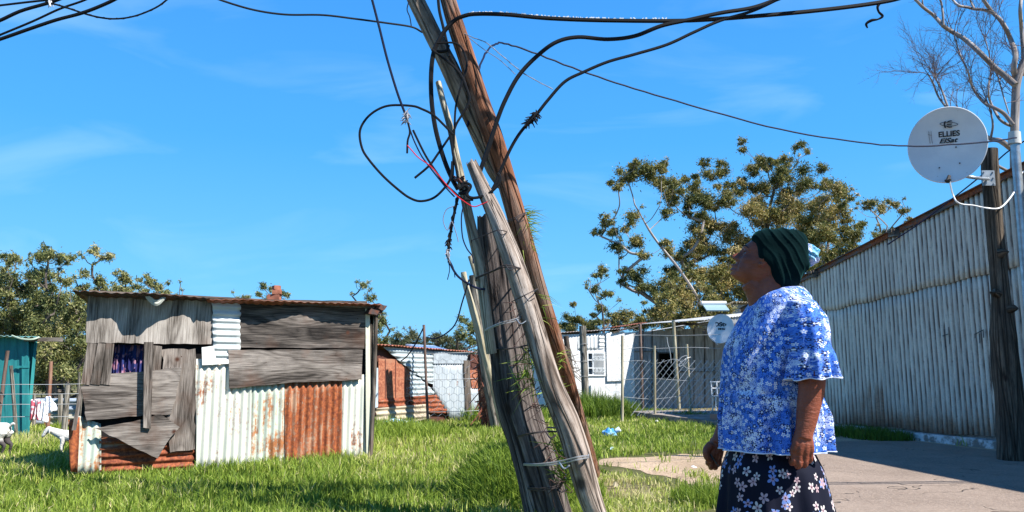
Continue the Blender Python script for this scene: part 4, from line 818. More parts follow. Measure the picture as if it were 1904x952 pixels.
m = MB(); m.prism([(0, 0), (Lw, 0), (Lw, WT(Lw)-.05), (0, WT(0)-.05)], .06, .12); m.box((.06, 2.6, WT(0)/2-.05), (.1, 4.9, WT(0)-.1)); m.box((Lw-.06, 2.6, WT(Lw)/2-.05), (.1, 4.9, WT(Lw)-.1)); m.prism([(0, 0), (Lw, 0), (Lw, WT(Lw)-.05), (0, WT(0)-.05)], 5.0, 5.1); m.build('wall', GREYW, wh, local=True)
m = MB(); nn = 30; 
for k in range(nn): a, b = Lw*k/nn, Lw*(k+1)/nn; m.add([(a, -.06, WT(a)), (b, -.06, WT(b)), (b, 5.2, WT(b)), (a, 5.2, WT(a))], [(0, 1, 2, 3)])
o = m.build('roof', S_ROOF, wh, local=True); solid(o, .02)
FLASH = sheet('flashing', (.16, .14, .13), .5, 'x', (.06, .05, .05))
m = MB(); m.beam((0, -.07, WT(0)-.015), (Lw, -.07, WT(Lw)-.015), .02, .08); m.beam((0, -.095, WT(0)+.03), (Lw, -.095, WT(Lw)+.03), .07, .014); m.build('roof_edge', FLASH, wh, local=True)
for (px, py) in ((1665, 438), (1515, 512)):
    u, z = fw.uv(px, py, .1); m = MB(); m.box((u, -.13, WT(u)-.05), (.14, .12, .13)); m.box((u, -.2, WT(u)-.02), (.10, .05, .05)); m.build('purlin_end', TIMX, wh, local=True)
# painted marks on the wall
MK = flat('mark_dark', (.06, .055, .06))
for grp_ in ([[(1811, 622), (1828, 613)], [(1812, 622), (1812, 629)], [(1827, 614), (1828, 628)], [(1820, 620), (1821, 638)]], [[(1755, 612), (1757, 646)], [(1752, 625), (1762, 621)], [(1763, 608), (1765, 640)]]):
    m = MB()
    for pts_ in grp_:
        q = [fw.uv(x, y, .045) for x, y in pts_]; m.beam((q[0][0], -.036, q[0][1]), (q[1][0], -.036, q[1][1]), .006, .012)
    m.build('scrawl', MK, wh, local=True)
t = NT('flaky_footing', .9, .15); n = t.noise(t.obj((1, 1, 1)), 6, 6, .7); FOOT = t.fin(t.mix(t.step(n, .45, .58), (.22, .2, .18), (.62, .63, .64)), None, t.bump(n, 1, .03))
m = MB(); nn = 60; top = [(Lw*(1-i/nn), .13+.05*mnoise.noise(Vector((i*.7, 2, 2)))) for i in range(nn+1)]; m.prism([(0, -.02), (Lw, -.02)]+top, -.13, .05); m.build('footing', FOOT, wh, local=True)
# ================================================================ TREES
def leafmat(name, stops, tr_=.25, rough=.5):
    t = NT(name, .5, .25); c = t.ramp(t.attr('tint').outputs['Fac'], stops); t.fin(c)
    tr = t.n('ShaderNodeBsdfTranslucent'); t.l(c, tr.inputs[0]); mx = t.n('ShaderNodeMixShader'); mx.inputs[0].default_value = tr_
    t.l(t.b.outputs[0], mx.inputs[1]); t.l(tr.outputs[0], mx.inputs[2]); t.l(mx.outputs[0], t.t.nodes['Material Output'].inputs[0]); return t.m
GUM = leafmat('gum_leaves', [(0, (.045, .06, .018)), (.35, (.13, .145, .04)), (.65, (.28, .245, .07)), (.88, (.42, .30, .11)), (1, (.60, .50, .27))])
GUM2 = leafmat('gum_leaves_green', [(0, (.045, .065, .025)), (.45, (.16, .18, .06)), (.8, (.31, .30, .11)), (1, (.50, .44, .23))])
FARL = leafmat('far_leaves', [(0, (.03, .045, .02)), (.5, (.07, .09, .04)), (1, (.17, .17, .09))])
LIMB = bark('pale_limb', (.16, .12, .10), (.30, .26, .23), (.46, .42, .38), False, .4); LIMBD = bark('dark_limb', (.05, .04, .035), (.12, .10, .085), (.24, .2, .17), False, .4)
def leaves(cs, dens, size, tbase, droop=.5):
    """cs: list of (center, radius); returns V,F,tint numpy"""
    Vs = []; Ts = []
    for c, r, tb in cs:
        n = max(30, int(dens*9.5*r*r)); d = rng.normal(size=(n, 3)); d /= np.linalg.norm(d, axis=1)[:, None]; q = r*np.abs(rng.normal(size=n))*.56
        p = np.array(c)+d*q[:, None]*np.array([1, 1, .8]); L_ = size*.64*(.6+.8*rng.random(n))
        ax = rng.normal(size=(n, 3)); ax[:, 2] -= droop; ax /= np.linalg.norm(ax, axis=1)[:, None]
        sd = np.cross(ax, rng.normal(size=(n, 3))); sd /= np.linalg.norm(sd, axis=1)[:, None]; W = L_*.30
        Vv = np.stack([p, p+ax*L_[:, None]*.45+sd*W[:, None]*.5, p+ax*L_[:, None], p+ax*L_[:, None]*.45-sd*W[:, None]*.5], 1)
        Vs.append(Vv.reshape(-1, 3)); Ts.append(np.repeat(np.clip(tb+.05+rng.normal(size=n)*.19, 0, 1), 4))
    V = np.concatenate(Vs); n = len(V)//4; return V, np.arange(4*n).reshape(n, 4), np.concatenate(Ts)
def tree(name, label, base, Y, trunk, clumps, leafm, limbm, rt=.2, dens=260, size=.2, tb=.45, sub=5, group=None, extra=None, dz=1.6, cat='tree', bare=()):
    """trunk: list of px points (base first) at depth Y; clumps: (px,py,rpx[,tint])"""
    g0 = P(*base, Y); root = thing(name, label, cat, (g0.x, Y, 0), 0, group)
    tp_ = [Vector((g0.x, Y, -.1))] + [P(x, y, Y+random.uniform(-.3, .3)) for x, y in trunk]
    nodes = crv(tp_, 5); leafn = [0]*len(nodes); par = [-1]+list(range(len(nodes)-1)); wgt = [0.0]*len(nodes); cs = []
    cl2_ = []
    for q in clumps:
        cl2_.append(q)
        if q[2] > 13:
            for _ in range(2 if q[2] < 20 else 3): a_ = random.uniform(0, 2*PI); cl2_.append((q[0]+q[2]*1.15*math.cos(a_)*random.uniform(.8, 1.3), q[1]+q[2]*math.sin(a_)*random.uniform(.7, 1.2), q[2]*random.uniform(.35, .55), (q[3] if len(q) > 3 else tb)+random.uniform(-.15, .15)))
    order = sorted(cl2_, key=lambda q: -q[1]); ends = []
    for q in order:
        px, py, rp = q[:3]; tbb = q[3] if len(q) > 3 else tb
        yy = Y+random.uniform(-dz, dz); C = P(px, py, yy); r = rp*yy/F*(1.12 if rp > 11 else 1.05)
        k0 = len(nodes); best = min(range(len(nodes)), key=lambda i: (nodes[i]-C).length + 2.2*max(0, nodes[i].z-C.z+.55*math.hypot(nodes[i].x-C.x, nodes[i].y-C.y)) + (0 if i > 2 else 3) + (.8 if leafn[i] else 0))
        a = nodes[best]; b = C-Vector((0, 0, r*.3)); m_ = a.lerp(b, .5)+Vector((random.uniform(-.12, .12), random.uniform(-.1, .1), -.10))*(b-a).length
        seg = crv([a, m_, b], 4)[1:]; prev = best
        for s_ in seg: leafn.append(0); nodes.append(s_); par.append(prev); wgt.append(0); prev = len(nodes)-1
        ends.append(prev); wgt[prev] = max(.25, r)
        # twigs into sub clumps
        for _ in range(sub if r > .25 else 1):
            dv = Vector(rng.normal(size=3)); dv.normalize(); dv.z *= .7; cc = C+dv*r*random.uniform(.35, .75); rr = r*random.uniform(.42, .66)
            cs.append((cc, rr, tbb+random.uniform(-.18, .2)))
            leafn += [1, 1]; nodes.append((b+cc)/2+Vector((0, 0, -.05))); par.append(prev); wgt.append(0); nodes.append(cc); par.append(len(nodes)-2); wgt.append(.05)
    acc = list(wgt)
    for i in range(len(nodes)-1, 0, -1): acc[par[i]] += acc[i]
    tot = acc[0] or 1; rad = [max(.010, rt*.85*(a/tot)**.66) for a in acc]
    kids = {}
    for i, p in enumerate(par):
        if p >= 0: kids.setdefault(p, []).append(i)
    m = MB(); stack = [(0, None)]
    while stack:
        i, pv = stack.pop(); ch_ = [i]; pts = ([nodes[pv]] if pv is not None else [])+[nodes[i]]; rs = ([min(rad[pv], rad[i]*1.25)] if pv is not None else [])+[rad[i]]
        while i in kids:
            ks = sorted(kids[i], key=lambda k: -rad[k]); [stack.append((k, i)) for k in ks[1:]]; i = ks[0]; pts.append(nodes[i]); rs.append(rad[i])
        if len(pts) > 1: m.tube(pts, rs, 7 if rs[0] > .04 else 4, cap=False)
    m.build('trunk', limbm, root, True)
    if cs:
        V, Fc, tt = leaves(cs, dens, size, tb); npmesh('crown', V, Fc, leafm, tt, root)
    return root
TG = 'gum trees behind the buildings on the right'
tree('gum_tree', 'gum tree with a long pale limb leaning left, its sparse crown reaching far left', (1345, 700), 36, [(1335, 640), (1300, 560), (1262, 500), (1215, 440), (1180, 380)],
     [(1165, 322, 26, .3), (1205, 318, 30, .35), (1232, 312, 16), (1128, 410, 18), (1142, 432, 16), (1168, 408, 22), (1150, 460, 18, .25), (1180, 446, 20), (1110, 432, 12), (1196, 474, 13, .5), (1236, 396, 16, .25), (1190, 385, 8), (1240, 468, 20), (1185, 510, 24, .15), (1228, 540, 30, .3), (1262, 520, 22)], GUM, LIMB, .17, 340, .2, .42, group=TG)
tree('gum_tree', 'bushy gum tree with a two-lobed olive crown left of the tallest one', (1300, 720), 39, [(1290, 620), (1280, 520), (1285, 420)],
     [(1250, 352, 30, .3), (1280, 362, 26), (1232, 338, 16), (1332, 325, 26, .35), (1290, 330, 12), (1310, 375, 30, .25), (1345, 370, 26), (1300, 420, 24, .5), (1335, 412, 28, .55), (1290, 460, 26), (1325, 460, 30, .6), (1270, 480, 20, .3), (1290, 520, 34, .2), (1340, 510, 34, .55), (1270, 570, 34, .4), (1320, 560, 40, .45), (1240, 590, 26, .3), (1300, 600, 34, .2)], GUM, LIMB, .2, 330, .2, .45, group=TG)
tree('gum_tree', 'tallest gum tree, behind the head scarf, with tufts on thin stems at its top', (1420, 720), 40, [(1425, 640), (1420, 520), (1425, 420), (1440, 350)],
     [(1378, 262, 11, .5), (1382, 278, 9), (1488, 272, 14, .45), (1504, 280, 9), (1425, 300, 18, .4), (1398, 318, 22, .4), (1440, 322, 26, .3), (1462, 300, 18), (1490, 335, 36, .2), (1372, 352, 18), (1415, 350, 26, .5), (1455, 370, 24, .7), (1390, 392, 30, .7), (1435, 405, 38, .75), (1480, 385, 34, .3), (1370, 440, 34, .75), (1415, 450, 30, .4), (1460, 440, 40, .6), (1385, 500, 36, .5), (1400, 560, 44, .3), (1455, 500, 44, .4), (1350, 590, 36, .25)], GUM, LIMBD, .24, 330, .2, .5, group=TG)
tree('gum_tree', 'broad gum tree right of the head scarf, its crown sloping down to the tin roof', (1530, 720), 37, [(1530, 640), (1535, 520), (1540, 450), (1545, 410)],
     [(1545, 350, 24, .5), (1568, 362, 22, .45), (1520, 375, 26, .6), (1555, 395, 28, .65), (1505, 410, 28, .6), (1530, 430, 32, .45), (1565, 432, 28, .3), (1590, 440, 20, .4), (1500, 460, 34, .35), (1545, 475, 34, .4), (1590, 465, 18), (1510, 500, 30, .3)], GUM, LIMB, .2, 330, .2, .45, group=TG)
tree('gum_tree', 'shaded gum tree filling the background right behind the head of the woman', (1400, 720), 43, [(1400, 640), (1402, 560)], [(1370, 470, 26, .4), (1350, 510, 28, .5), (1440, 460, 34, .4), (1390, 545, 34, .3), (1340, 570, 32, .4), (1510, 460, 30, .5), (1540, 500, 34, .35), (1310, 595, 30, .3), (1580, 480, 22, .4)], GUM, LIMBD, .2, 300, .2, .4, group=TG)
tree('gum_tree', 'low spreading gum foliage directly behind the porch roof of the white house', (1270, 740), 33, [(1272, 660), (1270, 610)], [(1215, 575, 22, .5), (1245, 560, 24, .35), (1280, 555, 26, .55), (1315, 560, 26, .35), (1200, 598, 18, .4), (1235, 592, 24, .3), (1275, 590, 26, .45), (1312, 595, 24, .3), (1180, 605, 14, .5), (1340, 575, 22, .5), (1300, 535, 16, .6), (1255, 530, 14, .4)], GUM, LIMBD, .12, 330, .18, .45, group=TG)
tree('gum_tree', 'thin-stemmed gum tree farthest right, above the tin roof', (1650, 760), 38, [(1645, 560), (1640, 470), (1650, 420)],
     [(1615, 382, 16, .45), (1638, 388, 14, .5), (1662, 378, 15, .5), (1680, 392, 12, .5), (1690, 410, 10), (1648, 430, 17, .55), (1630, 440, 14, .5), (1600, 376, 8)], GUM, LIMB, .12, 380, .18, .45, group=TG)
tree('gum_tree', 'small gum tree of separate leafy tufts nearest to the leaning poles', (1128, 740), 34, [(1124, 660), (1122, 600), (1118, 560)],
     [(1122, 500, 12, .35), (1108, 510, 12), (1134, 512, 10), (1105, 535, 14, .3), (1128, 545, 12, .35), (1092, 533, 8), (1120, 570, 16, .2), (1138, 590, 14), (1110, 600, 14, .3), (1150, 560, 8)], GUM, LIMBD, .09, 420, .17, .4, group=TG)
tree('gum_tree', 'low dark bushy tree standing just above the white house roof', (1085, 740), 44, [(1085, 680), (1080, 630)],
     [(1055, 598, 18, .35), (1040, 610, 12), (1075, 592, 12, .2), (1092, 600, 16, .2), (1100, 618, 18, .25), (1065, 616, 20, .3), (1165, 590, 24, .6), (1150, 610, 18, .5), (1190, 600, 20, .3), (1068, 565, 8, .5)], GUM, LIMBD, .12, 360, .2, .4, group=TG)
TL = 'gum trees on the left beyond the sheds'
LD = 300
tree('gum_tree', 'dense gum tree at the left photo edge, over the turquoise shed roof', (-10, 760), 30, [(0, 640), (10, 560), (15, 510)],
     [(12, 482, 18, .35), (30, 478, 16), (-10, 500, 24), (8, 530, 28, .3), (40, 530, 24, .3), (-20, 560, 30), (20, 575, 34, .45), (-10, 620, 36, .4), (30, 620, 34, .35), (5, 670, 34), (40, 665, 28, .4), (-60, 560, 40), (-70, 620, 44)], GUM2, LIMBD, .2, LD, .19, .42, group=TL)
tree('gum_tree', 'dark low-branched gum tree filling the gap between turquoise shed and plywood shack', (110, 790), 33, [(108, 700), (106, 640)], [(60, 590, 34, .3), (100, 580, 34, .35), (140, 590, 32, .3), (170, 600, 34, .3), (50, 640, 36, .25), (90, 640, 36, .3), (130, 660, 36, .25), (60, 690, 34, .3), (100, 700, 34, .3), (140, 700, 30, .3), (20, 600, 40, .3), (-40, 640, 40, .3)], GUM2, LIMBD, .2, LD, .2, .3, group=TL)
tree('gum_tree', 'tallest left-hand gum tree with a domed grey-green crown', (95, 780), 29, [(92, 660), (88, 580), (85, 520)],
     [(85, 470, 18, .4), (68, 480, 16, .5), (105, 478, 18, .35), (125, 482, 14, .4), (60, 520, 24, .35), (92, 510, 26, .3), (118, 520, 20, .5), (70, 560, 30, .4), (105, 560, 30, .35), (135, 560, 24, .4), (65, 610, 32), (110, 605, 32, .45), (140, 600, 26), (80, 650, 30, .5), (120, 650, 32, .45), (145, 640, 26, .35), (90, 690, 28, .5), (130, 690, 26, .4)], GUM2, LIMBD, .22, LD, .19, .42, group=TL)
tree('gum_tree', 'airy brownish gum tree above the left end of the plywood shack roof', (170, 780), 31, [(168, 680), (168, 600), (166, 540)],
     [(150, 470, 11, .6), (176, 468, 15, .7), (196, 475, 13, .65), (172, 490, 10, .6), (155, 510, 12, .5), (180, 520, 17, .45), (155, 535, 14), (190, 535, 14, .5), (140, 515, 10), (150, 560, 20, .4), (180, 570, 24)], GUM2, LIMBD, .14, LD, .18, .5, group=TL)
tree('gum_tree', 'rounded small gum tree behind the middle of the dark shack roof', (222, 780), 33, [(220, 640), (220, 560)], [(222, 512, 14, .5), (235, 520, 12), (208, 525, 10), (215, 540, 16), (238, 540, 13), (225, 556, 18)], GUM2, LIMBD, .1, LD*1.2, .18, .5, group=TL)
tree('gum_tree', 'wider pale gum tree behind the dark shack roof, right of the rounded one', (280, 780), 34, [(278, 640), (275, 565)], [(268, 520, 14, .5), (282, 526, 12), (252, 530, 11), (296, 532, 12), (310, 528, 10), (265, 545, 16), (290, 548, 16), (312, 545, 11), (245, 548, 10)], GUM2, LIMBD, .1, LD*1.2, .18, .5, group=TL)
tree('gum_tree', 'single slim sapling top behind the dark roof by its right end', (338, 780), 35, [(338, 640), (337, 570)], [(336, 526, 7, .5), (340, 538, 8), (334, 548, 8), (340, 560, 9)], GUM2, LIMBD, .05, LD*1.5, .16, .5, group=TL)
TM = 'far gum trees above the shack roofs in the middle'
tree('gum_tree', 'blue-green gum crown behind the bricks on the tin roof', (505, 780), 42, [(505, 640), (500, 580)], [(490, 532, 11, .3), (508, 540, 12, .3), (482, 545, 9), (522, 545, 11), (535, 548, 8), (500, 556, 14)], GUM2, LIMBD, .09, LD*1.3, .18, .4, group=TM)
tree('gum_tree', 'very small round crown left of the bricks on the tin roof', (445, 780), 46, [(445, 640), (445, 580)], [(433, 545, 7, .6), (458, 551, 8, .55), (445, 556, 8)], GUM2, LIMBD, .06, LD*1.3, .18, .5, group=TM)
tree('gum_tree', 'sparse tall gum tree beyond the right corner of the plywood shack', (688, 780), 30, [(690, 700), (692, 620), (688, 580)], [(672, 530, 12, .35), (662, 522, 8), (684, 538, 10), (690, 552, 12, .4), (655, 548, 9, .6), (705, 585, 14, .35), (718, 598, 14), (700, 610, 16), (725, 612, 11, .4), (708, 632, 16), (685, 525, 6)], GUM2, LIMBD, .1, LD, .17, .4, group=TM)
tree('gum_tree', 'dark gum tree whose crown shows just left of the pale far posts', (870, 780), 32, [(868, 700), (862, 650)], [(860, 592, 13, .3), (872, 600, 12), (850, 604, 10), (880, 612, 14, .2), (862, 620, 14, .3), (876, 636, 15, .3), (900, 610, 14)], GUM2, LIMBD, .1, LD, .17, .4, group=TM)
for k, (x, y, r, tb, lb) in enumerate(((745, 625, 13, .5, 'low bush with flat top above the left end of the rusty shack roof'), (764, 622, 14, .75, 'yellowish round bush above the rusty shack roof by the thin pole'), (790, 632, 13, .4, 'dull green bush behind the solar panel'), (822, 622, 15, .65, 'tan green bush right of the solar panel'), (845, 632, 14, .3, 'grey-green bush between the solar panel and the pale posts'), (728, 634, 12, .3, 'dark little bush squeezed beside the plywood shack'), (1005, 628, 14, .3, 'green bush seen between the red pole and the white house'))):
    tree('far_tree', lb, (x, 760), 55+3*(k % 3), [(x, 690), (x, 650)], [(x, y, r, tb), (x-9, y+10, r*.8, tb), (x+9, y+9, r*.8, tb), (x, y+20, r, tb-.1)], FARL, LIMBD, .12, 160, .25, tb, 4, TM, dz=.5)
# distant bush line, one mass
Xs = np.linspace(-75, 75, 150); cs = []
for x in Xs:
    if x > 30: continue
    for k in range(2): cs.append((Vector((x+random.uniform(-.6, .6), 78+random.uniform(-3, 3), 1.2+1.6*k+1.2*mnoise.noise(Vector((x*.15, k, 3))))), random.uniform(1.2, 1.9), .35+.25*random.random()))
V, Fc, tt = leaves(cs, 60, .5, .4); tag(npmesh('distant_bush', V, Fc, FARL, tt), kind='stuff')
# ---------------------------------------------------------------- bare tree behind the warehouse
YB = 19.0; bt = thing('bare_tree', 'leafless white-limbed tree rising behind the corrugated building', 'tree', (P(1889, 600, YB).x, YB, 0)); PT = bark('white_limb', (.13, .105, .095), (.28, .245, .225), (.48, .44, .41), False, .35)
TW = flat('twig', (.16, .12, .12), .9)
m = MB(); tw = MB(); kpx = YB/F
def limb(pp, r0, r1, y=YB, n=5):
    pts = crv([P(a, b, y+random.uniform(-.35, .35)) for a, b in pp], n); m.tube(pts, [(r0+(r1-r0)*i/(len(pts)-1))*kpx for i in range(len(pts))], 9, lump=.12); return pts
def twigs(p, d, ln, depth, r, spread=.5):
    n_ = 4; q = [p]; dd = d.copy()
    for i in range(n_): dd = (dd+Vector(rng.normal(size=3))*.11+Vector((0, 0, .03))).normalized(); q.append(q[-1]+dd*ln/n_)
    tw.tube(q, [r*(1-.6*i/n_) for i in range(n_+1)], 4, cap=False)
    if depth > 0:
        for i in (1, 2, 3, 4):
            for _ in range(1 if i < 4 else 2):
                v = (dd+Vector(rng.normal(size=3))*spread).normalized(); twigs(q[i], v, ln*random.uniform(.45, .7), depth-1, r*.55, spread)
trk = [(1893, 760), (1890, 420), (1888, 330), (1886, 260), (1888, 200), (1890, 160), (1897, 132), (1906, 105), (1912, 60), (1916, -20)]
pts = crv([Vector((P(1893, 700, YB).x, YB, 0))]+[P(a, b, YB) for a, b in trk[1:]], 5); m.tube(pts, [q*kpx for q in lerpn([9.5, 9, 8, 7.5, 7, 6, 5, 4], len(pts))], 12, lump=.12)
l1 = limb([(1888, 158), (1868, 140), (1850, 126), (1822, 98), (1794, 73), (1772, 60), (1754, 48), (1735, 28), (1716, 13), (1695, -8)], 6, 2.5)
l2 = limb([(1889, 150), (1885, 126), (1888, 101), (1880, 75), (1870, 53), (1858, 35), (1845, 23), (1832, 5), (1822, -10)], 5.5, 3)
l3 = limb([(1847, 24), (1828, 18), (1812, 17), (1797, 13), (1782, 10), (1772, 0), (1768, -8)], 3.2, 2); l4 = limb([(1754, 48), (1753, 25), (1750, 5), (1745, -5)], 2.4, 1.6); l5 = limb([(1812, 17), (1806, 5), (1803, -6)], 2, 1.5); l5b = limb([(1717, 13), (1715, 4), (1717, -8)], 1.8, 1.2)
l6 = limb([(1904, 140), (1902, 90), (1899, 50), (1897, 20), (1899, -10)], 4, 3)
l7 = limb([(1884, 232), (1868, 212), (1850, 201), (1830, 191), (1809, 164), (1799, 131), (1787, 106), (1774, 65)], 4, 1)
l8 = limb([(1884, 236), (1862, 225), (1850, 207), (1840, 185), (1838, 165), (1842, 130), (1840, 105), (1832, 70)], 3, .8)
l9 = limb([(1878, 275), (1860, 262), (1842, 258), (1822, 248), (1806, 238), (1790, 225), (1778, 212), (1763, 203), (1745, 180), (1735, 155), (1727, 140)], 5, 1.2)
l10 = limb([(1764, 204), (1752, 170), (1742, 150), (1739, 138)], 2.2, 1); l11 = limb([(1883, 322), (1862, 312), (1850, 305)], 3, 2.5); l12 = limb([(1842, 258), (1846, 230), (1838, 195), (1826, 178)], 2.5, .9)
l13 = limb([(1850, 126), (1858, 150), (1866, 180), (1876, 212)], 1.6, 1.2)
for l_, n_, ln, dp in ((l9, 8, .75, 2), (l10, 6, .9, 2), (l7, 12, .8, 2), (l8, 8, .8, 2), (l12, 5, .6, 1), (l1, 5, .5, 1), (l2, 4, .5, 1), (l13, 3, .4, 1)):
    for k in range(n_):
        i = int(len(l_)*(.35+.62*k/n_)); d = (l_[min(i+1, len(l_)-1)]-l_[i-1]).normalized(); twigs(l_[i], (d*.6+Vector((random.uniform(-.5, .5), random.uniform(-.3, .3), .7))).normalized(), ln*random.uniform(.7, 1.2), dp, .011, .45)
for l_ in (l9, l10, l7, l8):
    for _ in range(3): d = (l_[-1]-l_[-3]).normalized(); twigs(l_[-1], (d+Vector(rng.normal(size=3))*.25).normalized(), 1.0, 3, .012, .4)
for k in range(10): i = int(len(pts)*random.uniform(.45, .85)); twigs(pts[i], Vector((random.uniform(-1, .4), random.uniform(-.4, .4), random.uniform(.2, .8))).normalized(), .8, 2, .011, .5)
m.build('trunk', PT, bt, True); tw.build('twigs', TW, bt)
# ================================================================ LEANING POLES
BK_STUMP = bark('bark_stump', (.025, .02, .019), (.105, .086, .079), (.28, .24, .215), True, .9); BK_GREY = bark('bark_grey', (.11, .08, .062), (.29, .235, .195), (.50, .43, .375), True, 1.1)
BK_RED = bark('bark_red', (.085, .036, .02), (.22, .095, .052), (.37, .19, .115), True, 1.2, (.24, .185, .15)); BK_TAN = bark('bark_tan', (.10, .075, .055), (.28, .22, .17), (.48, .40, .32), True, 1.2)
def pole(nm, label, pp, mat, seg=20, lump=.08, cat='pole', part='shaft', rag=0, n=14, groove=.05):
    """pp: (px,py,wpx,depth)"""
    g0 = pp[0]; root = thing(nm, label, cat, P(g0[0], g0[1], g0[3])*1.0)
    c = crv([P(a, b, d) for a, b, w_, d in pp], n); r = lerpn([w_/2*d/F for a, b, w_, d in pp], len(c)); m = MB(); m.tube(c, r, max(seg, 36) if r[0] > .05 else seg, lump=lump, groove=groove); seg = max(seg, 36) if r[0] > .05 else seg
    if rag:
        for k in range(-seg-1, 0): pass
        b = len(m.v)-seg
        for k in range(seg): v = Vector(m.v[b+k]); dirn = (c[-1]-c[-2]).normalized(); m.v[b+k] = tuple(v+dirn*rag*random.uniform(-1, 1))
    m.build(part, mat, root, True); return root, c, r
r1, c1, q1 = pole('pole_stump', 'thick dark weathered stump of an old pole, wider than all the others, leaning left', [(1034, 1000, 86, 6.0), (1020, 955, 80, 6.0), (1003, 890, 76, 6.0), (982, 820, 74, 6.0), (962, 750, 74, 6.0), (953, 700, 76, 6.0), (946, 650, 70, 6.0), (936, 580, 66, 6.02), (926, 500, 62, 6.05), (916, 440, 56, 6.05), (911, 402, 50, 6.05)], BK_STUMP, 72, .10, rag=.015, groove=.065)
r2, c2, q2 = pole('leaning_pole', 'pale grey split pole with a broken tip, leaning across the front of the stump', [(1112, 965, 38, 5.75), (1095, 920, 42, 5.72), (1072, 840, 46, 5.70), (1052, 780, 46, 5.68), (1025, 715, 42, 5.66), (1002, 640, 40, 5.66), (978, 560, 40, 5.68), (952, 480, 38, 5.7), (925, 410, 33, 5.75), (900, 355, 28, 5.8), (877, 303, 21, 5.82)], BK_GREY, 28, .07, rag=.022)
r3, c3, q3 = pole('leaning_pole', 'long reddish brown pole rising out of the photo behind the pale split pole', [(1100, 880, 32, 8.4), (1078, 805, 34, 7.9), (1058, 735, 36, 7.4), (1033, 650, 36, 7.0), (1006, 560, 36, 6.7), (985, 490, 37, 6.5), (960, 400, 37, 6.35), (940, 330, 37, 6.3), (915, 250, 38, 6.2), (893, 190, 37, 6.2), (868, 110, 34, 6.2), (848, 50, 33, 6.2), (832, -5, 31, 6.2), (815, -60, 30, 6.2), (785, -155, 28, 6.2), (753, -260, 26, 6.2)], BK_RED, 28, .06)
r4, c4, q4 = pole('upper_pole', 'tan grey upper pole fixed against the reddish pole and leaning further left', [(936, 345, 24, 6.42), (922, 315, 36, 6.42), (897, 255, 40, 6.4), (868, 195, 38, 6.35), (838, 130, 36, 6.3), (815, 85, 34, 6.3), (795, 45, 33, 6.3), (773, 0, 33, 6.3), (745, -60, 32, 6.3), (704, -150, 29, 6.3), (661, -240, 27, 6.3)], BK_TAN, 28, .07)
r5, c5, q5 = pole('thin_pole', 'thin pale pole with a flat cut foot tied to the left of the stump', [(914, 657, 20, 5.85), (905, 590, 21, 5.82), (893, 500, 21, 5.85), (880, 440, 20, 5.88), (868, 385, 18, 5.9), (853, 310, 15, 5.95), (838, 240, 13, 6.0), (824, 190, 12, 6.05), (815, 153, 11, 6.1)], bark('bark_pale2', (.17, .145, .10), (.33, .29, .21), (.5, .46, .36), True, 1.3), 16, .05)
YF = 15.0
r6, c6, q6 = pole('far_pole', 'yellowish peeled far post, leftmost and lower of the two pale ones left of the stump', [(938, 800, 13, YF), (928, 765, 13, YF), (912, 700, 13, YF), (896, 640, 13, YF), (880, 580, 13, YF), (866, 530, 12, YF), (862, 506, 10, YF)], PALE, 12, .1)
r7, c7, q7 = pole('far_pole', 'short pale far post showing between the yellowish post and the thin pole, highest of them', [(921, 660, 9, YF-.2), (905, 590, 10, YF-.2), (888, 520, 11, YF-.2), (874, 476, 9, YF-.2)], PALE, 12, .1)
r8, c8, q8 = pole('far_pole', 'thick grey barked far post standing behind the yellowish one', [(925, 805, 24, YF+.5), (915, 745, 24, YF+.5), (904, 680, 24, YF+.5), (894, 610, 22, YF+.5), (884, 550, 20, YF+.5), (880, 512, 16, YF+.5)], GREYP, 14, .14)
r9, c9, q9 = pole('creeper_stump', 'old stump smothered in dry red creeper beside the rusty shack', [(915, 800, 40, YF+.9), (905, 740, 30, YF+.9), (898, 680, 20, YF+.9), (893, 640, 12, YF+.9)], bark('creep_bark', (.05, .03, .025), (.12, .08, .06), (.2, .14, .1)), 14, .3)
m = MB()
for k in range(90):
    z = random.uniform(650, 800); x = np.interp(z, [650, 800], [893, 912])+random.uniform(-12, 14); p0 = P(x, z, YF+.6); m.tube(crv([p0, p0+Vector((random.uniform(-.2, .2), -.1, random.uniform(-.15, .15))), p0+Vector((random.uniform(-.25, .25), random.uniform(-.2, .1), random.uniform(-.5, .1)))], 4), .009, 4, cap=False)
m.build('creeper', flat('red_creeper', (.24, .085, .055), .9, var=.4), r9)
# --- tie wires round the bundle: each its own thing
WIRE = flat('iron_wire', (.06, .05, .05), .5, .5); WIREG = flat('zinc_wire', (.38, .40, .42), .4, .6)
def loopwire(label, pp, mat, r=.0035, turns=1, nm='tie_wire'):
    """pp: front pixel points left->right; the wire goes on round the back"""
    fr = [P(*q) for q in pp]; m = MB()
    for t_ in range(turns):
        off = Vector((0, 0, -.012*t_)); front = crv([p+off+Vector((0, 0, random.uniform(-.004, .004))) for p in fr], 6)
        bk = [fr[-1]+Vector((.0, .25, .01)), (fr[0]+fr[-1])/2+Vector((0, .5, .01)), fr[0]+Vector((0, .25, 0))]
        m.tube(front+crv([front[-1]]+bk+[front[0]], 4), r, 5)
    m.tube(crv([fr[len(fr)//2], fr[len(fr)//2]+Vector((.03, -.03, -.04)), fr[len(fr)//2]+Vector((.07, -.02, -.02))], 4), r, 5)
    return tag(m.build(nm, mat, None, True), label, 'wire', 'wires tying the leaning poles together')
loopwire('bright zinc wire nearest the ground, round the stump foot and the split pole', [(969, 862, 5.93), (1000, 862, 5.62), (1040, 859, 5.56), (1075, 850, 5.50), (1094, 848, 5.6)], WIREG, .006, 2)
loopwire('twisted wire round the stump just above the bottom frame edge', [(977, 905, 5.95), (1005, 908, 5.62), (1035, 903, 5.65), (1052, 890, 5.9)], WIRE, .005, 2)
